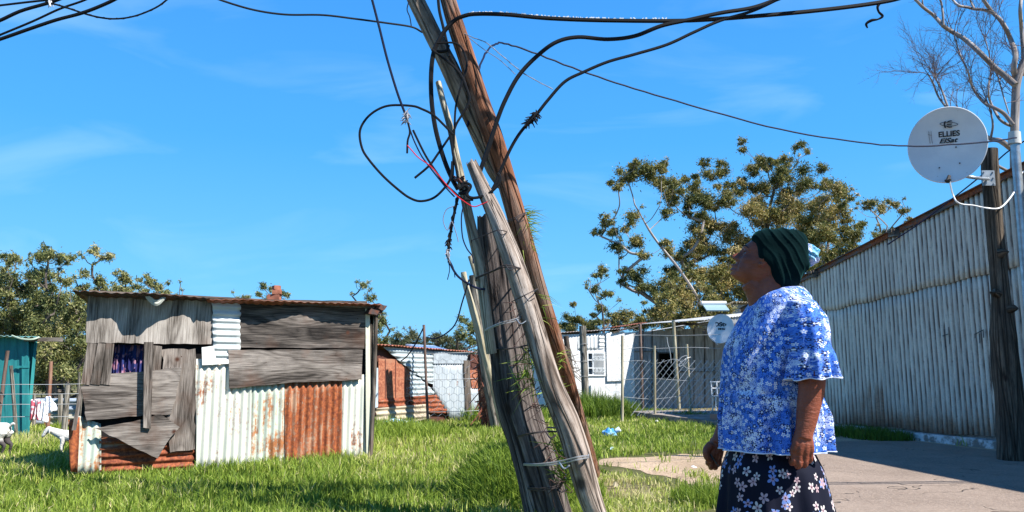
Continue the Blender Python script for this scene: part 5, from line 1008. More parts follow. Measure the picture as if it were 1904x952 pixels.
loopwire('dark iron band low on the stump, above the bright zinc wire', [(957, 812, 5.93), (985, 806, 5.64), (1015, 803, 5.64), (1040, 803, 5.85)], WIRE, .007)
loopwire('dark wire crossing the stump halfway up, level with the shack roof', [(921, 650, 5.93), (945, 648, 5.64), (970, 645, 5.65), (990, 640, 5.8)], WIRE, .006)
loopwire('loose wire binding the thin pole to the stump below its middle', [(903, 612, 5.72), (930, 600, 5.60), (960, 592, 5.62), (985, 578, 5.7)], WIREG, .004, 2)
loopwire('twisted wire crossing the split pole above the middle of the stump', [(885, 515, 5.72), (915, 503, 5.62), (940, 493, 5.54), (965, 497, 5.6), (975, 500, 5.8)], WIRE, .0045, 2)
loopwire('wire around the split pole under the sprouting grass tuft', [(952, 560, 5.66), (975, 550, 5.5), (1000, 536, 5.6)], WIRE, .004)
loopwire('wire round the top of the stump below its cut', [(876, 448, 5.8), (900, 438, 5.62), (925, 428, 5.55), (942, 430, 5.62)], WIRE, .004)
loopwire('rusty wire round the thin pole where the cables gather', [(844, 328, 5.9), (853, 332, 5.83), (862, 328, 5.9)], flat('rusty_wire', (.14, .05, .03), .8), .006, 3)
loopwire('wire round the reddish pole beside the green shoots', [(940, 412, 6.3), (958, 405, 6.12), (976, 396, 6.25)], WIRE, .004, 2)
# green shoots on the red pole
def shoots(nm, c, n, ln, label, dirs=(.9, 0, .2), cat='plant', spread=.6, wd=.010):
    V = []; T_ = []
    for k in range(n):
        d = (Vector(dirs)+Vector(rng.normal(size=3))*spread).normalized(); s_ = d.cross(Vector(rng.normal(size=3))).normalized()*wd/2; L_ = ln*random.uniform(.5, 1.1); o = c+Vector(rng.normal(size=3))*Vector((1, 1, 1)).length*.012+Vector((0, 0, random.uniform(-.15, .15)))
        mid = o+d*L_*.5; e = o+d*L_+Vector((0, 0, -.3*L_*random.random())); V += [o-s_, o+s_, mid+s_*.8, mid-s_*.8, e]; T_ += [random.uniform(.3, .8)]*5
    V = np.array([tuple(v) for v in V]); b = np.arange(n)[:, None]*5; Fc = np.concatenate([b+np.array([[0, 1, 2]]), b+np.array([[0, 2, 3]]), b+np.array([[3, 2, 4]])], 0)
    return tag(npmesh(nm, V, Fc, GRASS, np.array(T_)), label, cat)
shoots('green_shoots', P(974, 425, 6.4), 130, .20, 'wispy green shoots sprouting from the right side of the reddish pole', (.7, .1, -.1), wd=.007)
shoots('grass_sprig', P(1008, 560, 6.5), 14, .2, 'small sprig of grass lower on the right side of the reddish pole', (.9, 0, .15), wd=.006); shoots('grass_sprig', P(985, 690, 5.75), 70, .26, 'strands of grass growing out of the gap between the stump and the split pole', (-.3, -.3, .3), wd=.009)
shoots('grass_sprig', P(1035, 690, 6.2), 20, .16, 'green blades behind the split pole, above the white house window height', (.7, 0, .1), wd=.008); shoots('grass_sprig', P(1048, 860, 5.8), 90, .24, 'leafy weeds in the narrow gap low between the stump and the split pole', (.1, -.4, .4), wd=.010)
m = MB()
for k in range(34):
    z = random.uniform(560, 900); x = np.interp(z, [560, 900], [968, 1045])+random.uniform(-16, 8); p0 = P(x, z, 5.66); m.tube(crv([p0, p0+Vector((random.uniform(-.08, .06), -.04, random.uniform(-.08, .08))), p0+Vector((random.uniform(-.14, .1), random.uniform(-.05, .03), random.uniform(-.2, .04)))], 4), .0028, 4, cap=False)
tag(m.build('dry_creeper', flat('creeper_brown', (.10, .055, .045), .9, var=.4)), 'thin dry creeper stems spreading over the stump beside the split pole', 'creeper')
# ================================================================ CABLES
CG = 'black power cables on the leaning poles'
YC = 5.95
def cb(pp, r, label, d0=YC, d1=None, mat=CB, grp=CG, **k):
    d1 = d0 if d1 is None else d1; n = len(pp); r *= 1.12; return cable('power_cable', [(a, b, d0+(d1-d0)*i/(n-1)) for i, (a, b) in enumerate(pp)], r, mat, label, 'cable', grp, **k)
cb([(-30, 82), (0, 73), (60, 52), (105, 37), (150, 25), (185, 12), (215, -2), (240, -18)], .012, 'lowest thick cable crossing the top left corner', 5.2)
cb([(-30, 48), (0, 38), (40, 20), (95, 4), (130, -10)], .012, 'thick cable in the top left corner ending at the twisted white joint', 5.3)
cb([(-30, 13), (0, 10), (60, 3), (110, -2)], .008, 'uppermost cable of the top left corner', 5.4)
cb([(-30, 78), (0, 65), (60, 40), (110, 17), (150, 3), (175, -8)], .008, 'thin cable just above the lowest one in the top left corner', 5.5)
cb([(85, 3), (120, 13), (170, 29), (210, 35), (250, 30), (290, 14), (315, -4)], .006, 'thin cable hanging in a twisted loop at the top left', 5.25, tw=.003)
cb([(395, -8), (410, 0), (470, 18), (530, 27), (600, 28), (660, 35), (720, 43), (765, 50), (785, 60)], .0075, 'thin cable coming from the upper left to the tan upper pole', 5.5, 6.15)
cb([(688, -15), (692, 0), (705, 50), (720, 110), (738, 170), (752, 208), (757, 220)], .0085, 'cable hanging steeply from the top edge to the frayed joint', 5.6, 5.8, mat=CBL)
cb([(842, 250), (828, 235), (806, 214), (785, 203), (766, 197), (726, 196), (700, 205), (680, 222), (669, 245), (673, 275), (686, 297), (712, 327), (741, 353), (762, 368), (782, 374), (806, 368), (826, 350), (838, 330), (841, 300)], .0085, 'wide round cable loop on the left of the poles', 5.85)
cb([(1700, -12), (1650, 2), (1560, 15), (1440, 27), (1285, 38), (1130, 38), (1020, 34), (940, 27), (885, 26), (862, 30), (845, 38), (828, 56), (818, 72), (807, 95), (802, 130), (802, 180), (808, 230), (818, 272), (830, 308), (842, 335), (852, 352)], .0165, 'thickest cable sweeping from the top right and down the left of the poles', 6.0)
cb([(1520, -30), (1452, -4), (1400, 14), (1340, 24), (1285, 36), (1230, 48), (1180, 67), (1130, 73), (1075, 69), (1035, 78), (1000, 103), (965, 140), (940, 185), (924, 225), (910, 270), (899, 300), (893, 318)], .0155, 'second thick cable curving down onto the reddish pole at its crossing', 5.95)
cb([(1520, -36), (1460, -8), (1400, 20), (1340, 38), (1290, 60), (1240, 83), (1180, 101), (1130, 115), (1085, 134), (1050, 152), (1018, 187), (995, 216), (970, 243), (950, 275), (932, 315), (918, 348), (905, 362)], .0115, 'third cable from the top right, carrying the dark taped splice', 5.9)
cb([(870, 235), (885, 150), (897, 112), (908, 92), (922, 82), (938, 81), (990, 97), (1080, 132), (1180, 165), (1300, 200), (1450, 240), (1600, 265), (1700, 272), (1780, 268), (1850, 262), (1890, 256)], .0085, 'long thin cable sagging right across the sky to the steel post', 6.3, 9.3, mat=CBL, wob=.004, n=6)
cb([(1650, 455), (1710, 415), (1770, 370), (1830, 322), (1870, 285), (1905, 262)], .009, 'thin blue cable rising behind the wooden dish pole', 11.5, 10.8, mat=CBL)
cb([(814, -10), (817, 20), (824, 50), (832, 85), (836, 105)], .011, 'short cable coming down between the two tall poles', 6.1)
cb([(812, 80), (845, 80), (860, 92), (868, 120), (860, 150), (848, 195), (845, 240), (843, 290), (842, 340)], .0075, 'cable running down straight beside the thin pole', 5.95)
cb([(803, 92), (850, 130), (868, 165), (872, 190), (850, 228), (842, 245), (815, 285), (798, 308), (771, 331)], .0085, 'cable crossing behind with a loose cut end pointing down left', 5.9)
cb([(838, 250), (842, 285), (848, 310), (853, 335), (868, 350), (858, 358)], .0085, 'cable dropping behind the thin pole to the knot', 5.85)
cb([(768, 242), (789, 285), (806, 312), (826, 340), (842, 355), (860, 370), (880, 372)], .0075, 'cable running from the frayed joint down to the cable knot', 5.8)
cb([(762, 240), (770, 262), (784, 290), (800, 312), (818, 335), (832, 352), (845, 366)], .005, 'thin cable under the one from the frayed joint', 5.8, mat=CBL)
cb([(853, 352), (865, 345), (872, 352), (868, 362), (880, 368), (905, 362), (925, 345), (930, 330), (925, 322)], .010, 'cable knot winding round the poles above the broken tip', 5.75)
cb([(850, 345), (858, 352), (862, 340), (875, 345), (868, 358), (852, 360)], .010, 'tight black coil at the gathering of the cables', 5.78)
cb([(757, 270), (766, 280), (778, 293), (799, 308), (812, 322), (827, 340), (845, 360), (861, 373), (880, 384), (895, 380), (907, 375)], .0036, 'red wire trailing to the split pole', 5.62, mat=CRED, grp=None)
cb([(852, 365), (846, 390), (840, 420), (836, 445), (833, 470)], .0095, 'taped black cable hanging down from the knot', 5.8, tw=.006)
cb([(830, 472), (838, 492), (850, 512), (868, 526), (888, 536), (902, 538)], .0075, 'blue-black cable bowing from the hanging end to the thin pole', 5.75, mat=CBL)
cb([(862, 380), (858, 405), (860, 440), (868, 462), (878, 476), (880, 490)], .0045, 'thin wavy cable beside the hanging taped cable', 5.75, mat=CBL)
cb([(832, 480), (836, 500), (832, 520)], .003, 'frayed thin strand under the hanging cable, left one', 5.75, mat=CBL); cb([(834, 480), (843, 498), (846, 516)], .003, 'frayed thin strand under the hanging cable, right one', 5.75, mat=CBL)
cb([(845, 383), (830, 390), (824, 410), (832, 428), (840, 412), (850, 440), (852, 450)], .0028, 'hair-thin pale curl left of the hanging cable', 5.75, mat=flat('thin_pale', (.2, .2, .24), .5))
cb([(872, 520), (860, 560), (845, 605), (815, 628), (793, 628)], .011, 'thin cable from the far pale posts to the grey fence pole', 13, 14, mat=CBL); cb([(787, 610), (771, 642), (757, 662), (746, 671)], .011, 'thin cable from the grey fence pole to the rusty shack wall', 14.2, 15.2, mat=CBL)
cb([(757, 222), (762, 245), (758, 262), (757, 285)], .007, 'short stub with a cut end below the frayed joint', 5.78)
cb([(740, 15+2), (742, 30)], .004, 'tiny loose wire end', 6.1) if False else None
cb([(803, 92), (815, 96), (830, 94), (834, 84)], .012, 'black strap round the tan upper pole', 6.1)
cb([(862, 62), (880, 70), (905, 80), (935, 105), (975, 137), (1028, 166)], .0035, 'pale thin wire from the poles to the third cable', 6.15, 5.95, mat=WIREG, grp=None, tw=.002); cb([(872, 70), (900, 92), (930, 112), (958, 138)], .003, 'shorter pale thin wire ending on the second thick cable', 6.15, 5.95, mat=WIREG, grp=None)
cb([(760, 3), (757, 18), (762, 32), (765, 50)], .004, 'thin loose wire left of the tan upper pole top', 6.1, mat=CBL)
# frayed joints
def fray(nm, c, n, ln, mat, label, r=.004, core=None):
    m = MB(); m.tube([c+Vector((-.008, 0, .03)), c, c+Vector((.006, 0, -.03))], [.007, .014, .007], 8, lump=.6)
    for _ in range(n):
        d = Vector(rng.normal(size=3)).normalized(); a = c+Vector((0, 0, random.uniform(-.05, .05)))
        if core: a = core[0].lerp(core[1], random.random())
        m.tube([a, a+d*ln*.5, a+d*ln*random.uniform(.7, 1.1)+Vector((0, 0, -.015))], [r, r, r*.5], 5)
    if core: m.tube([core[0], core[0].lerp(core[1], .5), core[1]], [.012, .026, .012], 8, lump=.6)
    return tag(m.build(nm, mat, None, True), label, 'cable joint')
fray('frayed_joint', P(757, 216, 5.75), 26, .055, flat('fray_grey', (.25, .25, .27), .6), 'frayed pale grey cable joint hanging left of the poles', .004)
fray('taped_splice', P(992, 218, 5.88), 40, .055, CB, 'bushy black tape splice on the third cable', .006, (P(1000, 208, 5.88), P(977, 234, 5.88)))
fray('white_joint', P(93, 5, 5.25), 12, .03, flat('joint_white', (.55, .55, .57), .5), 'small whitish cable joint in the top left corner', .004)
fray('cable_clamp', P(834, 455, 5.78), 16, .035, CB, 'black lumpy clamp on the hanging taped cable', .006); fray('frayed_tip', P(833, 474, 5.74), 12, .03, flat('fray_white', (.30, .30, .32), .6), 'pale frayed tip at the foot of the hanging taped cable', .003)
m = MB(); q = crv([P(1640, 2, 6), P(1632, 12, 6), P(1634, 22, 6), P(1641, 30, 6), P(1632, 36, 6), P(1620, 38, 6), P(1611, 44, 6), P(1613, 52, 6)], 5); m.tube(q, lerpn([.010, .012, .010, .013, .008, .015, .012, .006], len(q)), 8, lump=.4)
tag(m.build('tape_streamer', CB, None, True), 'torn black tape dangling from the thickest cable at the top right', 'tape')
m = MB()
for k in range(120):
    t_ = random.random(); x = np.interp(t_, [0, 1], [872, 1250]); y = np.interp(x, [862, 885, 940, 1020, 1130, 1285], [28, 24, 25, 32, 36, 36]); c_ = P(x, y-1.5, 6.0); a = random.uniform(.004, .010); m.box(c_, (a*2, a, a), Matrix.Rotation(random.random()*3, 3, 'Y'))
tag(m.build('cable_flakes', flat('flake_white', (.7, .72, .75), .5)), None, None, None, 'stuff')
# ================================================================ small things
t = NT('blue_plastic', .35, .5); n = t.noise(t.obj((1, 1, 1)), 7, 3, .6, 1); BLUEB = t.fin(t.mix(t.step(n, .52, .6), (.05, .25, .55), (.35, .6, .8)), None, t.bump(n, 1, .03))
g0 = G(1133, 815); m = MB(); vs = []; ns, nr = 20, 14
for i in range(nr+1):
    for k in range(ns):
        th = PI*i/nr; ph = 2*PI*k/ns; d = Vector((math.sin(th)*math.cos(ph), math.sin(th)*math.sin(ph), math.cos(th))); r = .105*(1+.35*mnoise.noise(d*2.2)+.16*mnoise.noise(d*6)); v = Vector((d.x*r*1.15, d.y*r, d.z*r*.85)); vs.append(g0+v+Vector((0, 0, .075)))
fs = [(i*ns+k, (i+1)*ns+k, (i+1)*ns+(k+1) % ns, i*ns+(k+1) % ns) for i in range(nr) for k in range(ns)]; m.add(vs, fs)
bg_ = tag(m.build('plastic_bag', BLUEB, None, True), 'crumpled bright blue plastic bag lying on the grass', 'plastic bag')
m = MB(); c_ = g0+Vector((.11, 0, .12)); m.tube([c_, c_+Vector((.05, 0, .02)), c_+Vector((.09, -.01, 0))], [.03, .045, .012], 8, lump=.6); m.build('knot', flat('bag_white', (.55, .68, .8), .4), bg_, True)
def scrap(px, py, s, c, label, nm='litter'):
    g_ = G(px, py); m = MB(); n_ = 9; vs = [g_+Vector((s*math.cos(a)*random.uniform(.6, 1.2), s*.7*math.sin(a)*random.uniform(.6, 1.2), .03+random.uniform(0, .05))) for a in np.linspace(0, 2*PI, n_, endpoint=False)]+[g_+Vector((0, 0, .085))]
    m.add(vs, [(i, (i+1) % n_, n_) for i in range(n_)]); o = m.build(nm, flat('scrap_'+nm, c, .6)); solid(o, .003); tag(o, label, 'litter')
scrap(1300, 932, .045, (.7, .7, .72), 'white paper scrap caught in the spiky grass tuft'); scrap(1134, 771, .09, (.75, .76, .78), 'white litter at the foot of the weeds by the house'); scrap(1137, 842, .03, (.45, .62, .72), 'tiny light blue scrap on the grass before the blue bag'); scrap(1290, 880, .035, (.75, .75, .78), 'flat white scrap on the sandy verge'); scrap(1145, 912, .03, (.5, .42, .28), 'small tan dry leaf on the grass by the split pole foot')
scrap(1222, 788, .04, (.75, .75, .75), 'small white scrap by the middle short fence post')
# ================================================================ THE WOMAN
YWN = 3.0; KP = YWN/F
wom = thing('person', 'woman in blue flowered blouse, dark floral skirt and green head wrap, looking up', 'person', (P(1440, 700, YWN).x, YWN, 0))
e1 = Vector((-.95, .31, 0)).normalized(); e1h = Vector((-.966, .257, 0)).normalized()
TH = R(26); hf = e1h*math.cos(TH)+Vector((0, 0, 1))*math.sin(TH); hu = Vector((0, 0, 1))*math.cos(TH)-e1h*math.sin(TH); hl = hu.cross(hf).normalized()
HE = P(1415, 486, YWN); HM = Matrix.Translation(HE) @ Matrix((hf, hl, hu)).transposed().to_4x4()
def interp(x, xs, ys): return float(np.interp(x, xs, ys))
def head_mesh(m):
    zs = np.linspace(-.108, .122, 74); ns = 96; vs = []
    ZF = [-.108, -.100, -.092, -.082, -.076, -.067, -.058, -.048, -.036, -.018, 0, .014, .024, .040, .055, .085, .105, .122]
    XF = [.030, .066, .082, .080, .081, .079, .084, .083, .078, .075, .073, .081, .083, .077, .068, .038, .008, -.03]
    ZB = [-.108, -.08, -.05, -.02, .02, .06, .09, .11, .122]; XB = [-.010, -.045, -.075, -.10, -.118, -.118, -.10, -.07, -.04]
    ZW = [-.108, -.092, -.07, -.045, -.02, .0, .03, .06, .09, .11, .122]; WW = [.028, .044, .058, .067, .071, .073, .075, .076, .066, .044, .012]
    for z in zs:
        xf, xb, wd = interp(z, ZF, XF), interp(z, ZB, XB), interp(z, ZW, WW); cx = .4*xf+.6*xb if z > -.05 else .5*xf+.5*xb
        cx = -.015 if -.06 < z < .09 else min(-.015+ (abs(z+.06) if z < 0 else z-.09)*.2, xf-.02)
        for k in range(ns):
            a = 2*PI*k/ns; ca, sa = math.cos(a), math.sin(a); ax = (xf-cx) if ca > 0 else (cx-xb); e = 2.25
            den = (abs(ca)**e+abs(sa)**e)**(1/e); x = cx+ax*ca/den; y = wd*sa/den
            if ca > 0:
                g_ = lambda s_: math.exp(-(y/s_)**2)
                nose = interp(z, [-.046, -.038, -.031, -.024, -.012, .0, .014, .026], [0, .004, .022, .0265, .021, .0135, .004, 0]); nw = interp(z, [-.04, -.026, -.012, .02], [.019, .0185, .012, .009]); x += 1.3*nose*math.exp(-(y/nw)**2)
                x += .0075*math.exp(-((abs(y)-.0165)/.006)**2)*math.exp(-((z+.031)/.007)**2)
                x += interp(z, [-.083, -.0765, -.070, -.067, -.063, -.057, -.050], [0, .015, .011, -.003, .012, .017, 0])*math.exp(-(y/.021)**2)
                x += .005*math.exp(-((z+.092)/.010)**2)*g_(.018)
                x -= .016*math.exp(-((abs(y)-.031)/.016)**2)*math.exp(-((z-.004)/.011)**2)
                x += .005*math.exp(-((abs(y)-.031)/.02)**2)*math.exp(-((z-.022)/.006)**2)
                s_ = 1 if y > 0 else -1; y += s_*.006*math.exp(-((z+.018)/.016)**2)*math.exp(-((abs(y)-.052)/.02)**2); x += .006*math.exp(-((abs(y)-.046)/.016)**2)*math.exp(-((z+.020)/.014)**2)
                y += s_*.004*math.exp(-((z+.066)/.02)**2)*math.exp(-((abs(y)-.045)/.015)**2)
                x -= .007*math.exp(-((abs(y)-.031+.15*(z+.05))/.005)**2)*math.exp(-((z+.050)/.016)**2)
            vs.append(HM @ Vector((x, y, z)))
    n = len(zs); fs = [(i*ns+k, i*ns+(k+1) % ns, (i+1)*ns+(k+1) % ns, (i+1)*ns+k) for i in range(n-1) for k in range(ns)]
    fs += [tuple(reversed(range(ns))), tuple(range((n-1)*ns, n*ns))]; m.add(vs, fs)
    for sy in (1, -1):                                # ears, lids, eye bags
        c_ = [HM @ Vector((x, sy*y, z)) for x, y, z in ((.004, .074, .020), (-.008, .075, .026), (-.020, .077, .020), (-.022, .077, .004), (-.016, .075, -.012), (-.006, .075, -.022), (.001, .075, -.020))]
        m.tube(crv(c_, 4), lerpn([.006, .0065, .0065, .006, .006, .0085, .006], len(crv(c_, 4))), 8)
        m.tube([HM @ Vector((.004, sy*.07, .0)), HM @ Vector((-.012, sy*.077, .0))], [.008, .013], 8)
        lid = lambda z0, dz, xx: crv([HM @ Vector((x+xx, sy*y, z0+dz*q)) for x, y, q in ((.064, .016, 0), (.0715, .023, .8), (.0715, .033, 1), (.066, .042, .6), (.056, .050, 0))], 4)
        p = lid(.003, .0075, .0); m.tube(p, [.0035]*len(p), 6); p = lid(.000, -.0055, -.001); m.tube(p, [.003]*len(p), 6)
        p = crv([HM @ Vector((x, sy*y, z)) for x, y, z in ((.078, .012, .020), (.079, .024, .026), (.073, .040, .025), (.058, .054, .016))], 4); m.tube(p, [.0035]*len(p), 6)
def limbt(m, pts, rad, n=6, flatn=1.0, seg=20):
    c_ = crv(pts, n); m.tube(c_, lerpn(rad, len(c_)), seg, flatn=flatn)
bm_ = MB(); head_mesh(bm_)
# neck and upper chest (the shoulder slope shows above the neckline)
limbt(bm_, [P(1432, 505, YWN), P(1430, 530, YWN), P(1432, 560, YWN), P(1440, 600, YWN)], [.066, .069, .077, .085]); limbt(bm_, [P(1395, 522, YWN), P(1412, 545, YWN), P(1424, 575, YWN)], [.040, .052, .06])
limbt(bm_, [P(1450, 608, 2.98), P(1480, 612, 2.88), P(1499, 615, 2.82)], [.045, .045, .045]); limbt(bm_, [P(1440, 620, 3.02), P(1428, 640, 3.12), P(1424, 655, 3.16)], [.045, .045, .045])
limbt(bm_, [P(1440, 585, YWN), P(1434, 650, YWN), P(1432, 760, YWN), P(1438, 830, YWN), P(1440, 880, YWN)], [.06, .14, .14, .105, .08])
# near (left) arm, hanging; back of hand to the camera
YA = 2.76
limbt(bm_, [P(1499, 605, 2.79), P(1503, 640, YA), P(1509, 690, YA), P(1509, 722, YA), P(1504, 752, YA), P(1500, 780, YA), P(1496, 800, YA), P(1494, 815, YA)], [.045, .052, .048, .045, .041, .036, .031, .030], 8, .9)
def hand(m, wr, kn, side, yk, thumb, curl=1.0, palm=None):
    """wr wrist px, kn knuckle px list, fingers curl away from the camera when side=+1"""
    W_ = P(*wr, yk)
    for i, (x, y) in enumerate(kn):
        K = P(x, y, yk+(.004 if i in (0, 3) else -.003)); a = W_.lerp(K, .1)+Vector(((i-1.5)*.006, .002, 0)); b = K
        m.tube(crv([a, a.lerp(b, .5)+Vector((0, -.004, 0)), b], 4), lerpn([.0185, .0165, .0135], 9), 12)
    Ks = P(*kn[0], yk), P(*kn[-1], yk)
    m.tube(crv([W_+Vector((0, .008, .01)), (W_+(Ks[0]+Ks[1])*.5)/2+Vector((0, .012, 0)), (Ks[0]+Ks[1])*.5+Vector((0, .012, .012))], 4), lerpn([.026, .033, .028], 9), 14, flatn=.6)
    L3 = [(.036, .022, .018), (.040, .025, .019), (.037, .023, .018), (.030, .019, .016)]
    for i, (x, y) in enumerate(kn):
        K = P(x, y, yk+(.004 if i in (0, 3) else -.003)); l1, l2, l3 = L3[i]; sx = (x-(kn[0][0]+kn[-1][0])/2)*.0004
        p1 = K+Vector((sx, .008*side, -1)).normalized()*l1*1.0; p1 += Vector((0, side*.008*i*.3, 0)); p2 = p1+Vector((0, .85*side, -.28)).normalized()*l2*curl; p3 = p2+Vector((0, .75*side, .7)).normalized()*l3*curl
        m.tube(crv([K, K.lerp(p1, .5)+Vector((0, -.001*side, 0)), p1, p2, p3], 3), lerpn([.0120, .0095, .0102, .0092, .0070], 13), 12)
    t0, t1, t2, t3 = [P(a, b, yk+d) for a, b, d in thumb]; m.tube(crv([t0, t1, t2, t3], 4), lerpn([.017, .0145, .0125, .0095], 13), 12)
hand(bm_, (1494, 806), [(1475, 839), (1486, 843), (1497.5, 843), (1507, 839)], 1, YA, [(1486, 812, .012), (1474, 826, .03), (1472, 845, .045), (1478, 860, .05)])
# far (right) arm
YR = 3.2
limbt(bm_, [P(1425, 650, 3.16), P(1410, 680, 3.2), P(1384, 715, YR+.02), P(1360, 765, YR), P(1341, 808, YR), P(1333, 824, YR)], [.045, .044, .042, .037, .028, .026], 8)
hand(bm_, (1334, 822), [(1317, 843), (1323, 849), (1331, 851), (1338, 848)], 1, YR, [(1322, 826, -.012), (1313, 838, -.02), (1315, 851, -.024), (1324, 858, -.02)], .8)
# legs and feet under the skirt
for dy in (-.08, .08):
    bx_ = P(1438, 690, YWN).x; limbt(bm_, [Vector((bx_, YWN+dy*.5, .84)), Vector((bx_, YWN+dy, .48)), Vector((bx_-.01, YWN+dy, .3)), Vector((bx_+.02, YWN+dy, .08))], [.075, .06, .055, .038]); limbt(bm_, [Vector((bx_+.05, YWN+dy, .045)), Vector((bx_-.03, YWN+dy, .05)), Vector((bx_-.14, YWN+dy, .03))], [.036, .042, .028])
def remesh(o, vox, smooth_it=2, fac=.5):
    md = o.modifiers.new('r', 'REMESH'); md.mode = 'VOXEL'; md.voxel_size = vox; md.use_smooth_shade = True
    if smooth_it: s_ = o.modifiers.new('s', 'SMOOTH'); s_.factor = fac; s_.iterations = smooth_it
    bpy.context.view_layer.update(); me = bpy.data.meshes.new_from_object(o.evaluated_get(bpy.context.evaluated_depsgraph_get())); o.modifiers.clear(); old = o.data; mats = list(old.materials); o.data = me
    me.materials.clear(); [me.materials.append(x) for x in mats]; return me
t = NT('skin_brown', .42, .30); n = t.noise(t.obj((1, 1, 1)), 11, 5, .6); n2 = t.noise(t.obj((1, 1, 1)), 130, 3, .6); n3 = t.noise(t.obj((1, 1, 2.6)), 38, 4, .6, 1)
c = t.mix(t.step(n, .35, .7), (.165, .043, .022), (.28, .083, .045)); c = t.mix(t.attr('lip').outputs['Fac'], c, (.22, .075, .065)); c = t.mix(t.math('MULTIPLY', t.step(n3, .52, .7), .35), c, (.12, .038, .022))
t.b.inputs['Subsurface Weight'].default_value = .06; t.b.inputs['Subsurface Radius'].default_value = (.01, .004, .002)
SKIN = t.fin(c, t.ramp(n, [(.3, .36), (.7, .52)]), t.bump(t.math('ADD', t.math('MULTIPLY', n2, .25), n3), .8, .004))
body = bm_.build('body', SKIN, wom, True); me = remesh(body, .0034, 1, .4)
co_ = np.zeros(len(me.vertices)*3); me.vertices.foreach_get('co', co_); co_ = co_.reshape(-1, 3)
MI = np.array(HM.inverted() @ MW['person']); lc = co_ @ MI[:3, :3].T + MI[:3, 3]
lip = np.exp(-((lc[:, 2]+.067)/.010)**4)*np.exp(-(lc[:, 1]/.023)**4)*(lc[:, 0] > .07); at = me.attributes.new('lip', 'FLOAT', 'POINT'); at.data.foreach_set('value', lip.astype(np.float32))
# eyes
for sy in (1, -1):
    m = MB(); c_ = Vector((.0575, sy*.031, .001)); vs = []; 
    for i in range(13):
        for k in range(18): th = PI*i/12; ph = 2*PI*k/18; vs.append(HM @ (c_+Vector((math.cos(th), math.sin(th)*math.cos(ph), math.sin(th)*math.sin(ph)))*.0118))
    fs = [(i*18+k, i*18+(k+1) % 18, (i+1)*18+(k+1) % 18, (i+1)*18+k) for i in range(12) for k in range(18)]; m.add(vs, fs); ey = m.build('eye', flat('eye_white', (.22, .19, .17), .2), wom, True)
    m = MB(); m.tube([HM @ (c_+Vector((.0095, 0, .002))), HM @ (c_+Vector((.0122, 0, .0025)))], [.0055, .004], 14); m.build('iris', flat('iris_dark', (.015, .008, .006), .1), ey, True)
    m = MB(); p = crv([HM @ Vector((x, sy*y, z)) for x, y, z in ((.0815, .014, .024), (.0815, .027, .029), (.074, .043, .0275), (.062, .054, .021))], 4); m.tube(p, lerpn([.0022, .0028, .0026, .001], len(p)), 6); m.build('eyebrow', flat('brow_black', (.02, .014, .012), .8), wom, True)
# ---- clothes: flower prints are worked out from a wrap-round coordinate (tc)
def wrap_tc(o, cx, cy, rr=.22):
    me = o.data; n = len(me.vertices); q = np.zeros(n*3); me.vertices.foreach_get('co', q); q = q.reshape(-1, 3); th = np.arctan2(q[:, 0]-cx, -(q[:, 1]-cy))
    T_ = np.stack([th*rr, np.zeros(n), q[:, 2]], 1); a = me.attributes.get('tc') or me.attributes.new('tc', 'FLOAT_VECTOR', 'POINT'); a.data.foreach_set('vector', T_.astype(np.float32).ravel())
def uv2(t, sc_, ox=0, oy=0):
    s_ = t.n('ShaderNodeSeparateXYZ'); t.l(t.attr('tc').outputs['Vector'], s_.inputs[0]); cb_ = t.n('ShaderNodeCombineXYZ'); t.l(t.math('MULTIPLY_ADD', s_.outputs['X'], sc_, ox), cb_.inputs[0]); t.l(t.math('MULTIPLY_ADD', s_.outputs['Z'], sc_, oy), cb_.inputs[1]); return cb_.outputs[0]
def flowers(t, vec, npet, r0, keep, rand=.75, sharp=1.0):
    """returns (petal mask, centre mask, per-flower random) for one flower per voronoi cell"""
    v = t.vor(vec, 1.0, 'F1', None, '2D', rand); sub = t.n('ShaderNodeVectorMath', operation='SUBTRACT'); t.l(vec, sub.inputs[0]); t.l(v.outputs['Position'], sub.inputs[1])
    sp_ = t.n('ShaderNodeSeparateXYZ'); t.l(sub.outputs[0], sp_.inputs[0]); cs = t.n('ShaderNodeSeparateColor'); t.l(v.outputs['Color'], cs.inputs[0])
    ang = t.math('ADD', t.math('ARCTAN2', sp_.outputs['Y'], sp_.outputs['X']), t.math('MULTIPLY', cs.outputs[0], 6.28)); pet = t.math('ABSOLUTE', t.math('COSINE', t.math('MULTIPLY', ang, npet/2)))
    lim = t.math('MULTIPLY', t.math('MULTIPLY_ADD', t.math('POWER', pet, sharp), .85, .15), t.math('MULTIPLY', r0, t.math('MULTIPLY_ADD', cs.outputs[1], .4, .8))); d = v.outputs['Distance']
    m_ = t.math('MULTIPLY', t.math('LESS_THAN', d, lim), t.math('LESS_THAN', cs.outputs[2], keep)); return m_, d, cs
t = NT('blouse_print', .8, .2)
v1 = uv2(t, 62); base = (.62, .66, .74); c = t.mix(t.step(t.noise(uv2(t, 9), 1.0, 3), .47, .66), (.07, .20, .62), (.70, .75, .84))
lf = t.noise(uv2(t, 120, 3), 1.0, 3, .6, 1.6); c = t.mix(t.step(lf, .51, .56), c, (.015, .085, .46)); lf2 = t.noise(uv2(t, 95, 31), 1.0, 3, .6, 1.8); c = t.mix(t.step(lf2, .58, .61), c, (.01, .02, .10))
m_, d_, cs_ = flowers(t, v1, 5, .46, .62); c = t.mix(m_, c, t.mix(t.math('GREATER_THAN', cs_.outputs[0], .62), (.76, .78, .84), (.012, .018, .07))); c = t.mix(t.math('MULTIPLY', m_, t.math('LESS_THAN', d_, .13)), c, (.12, .26, .70))
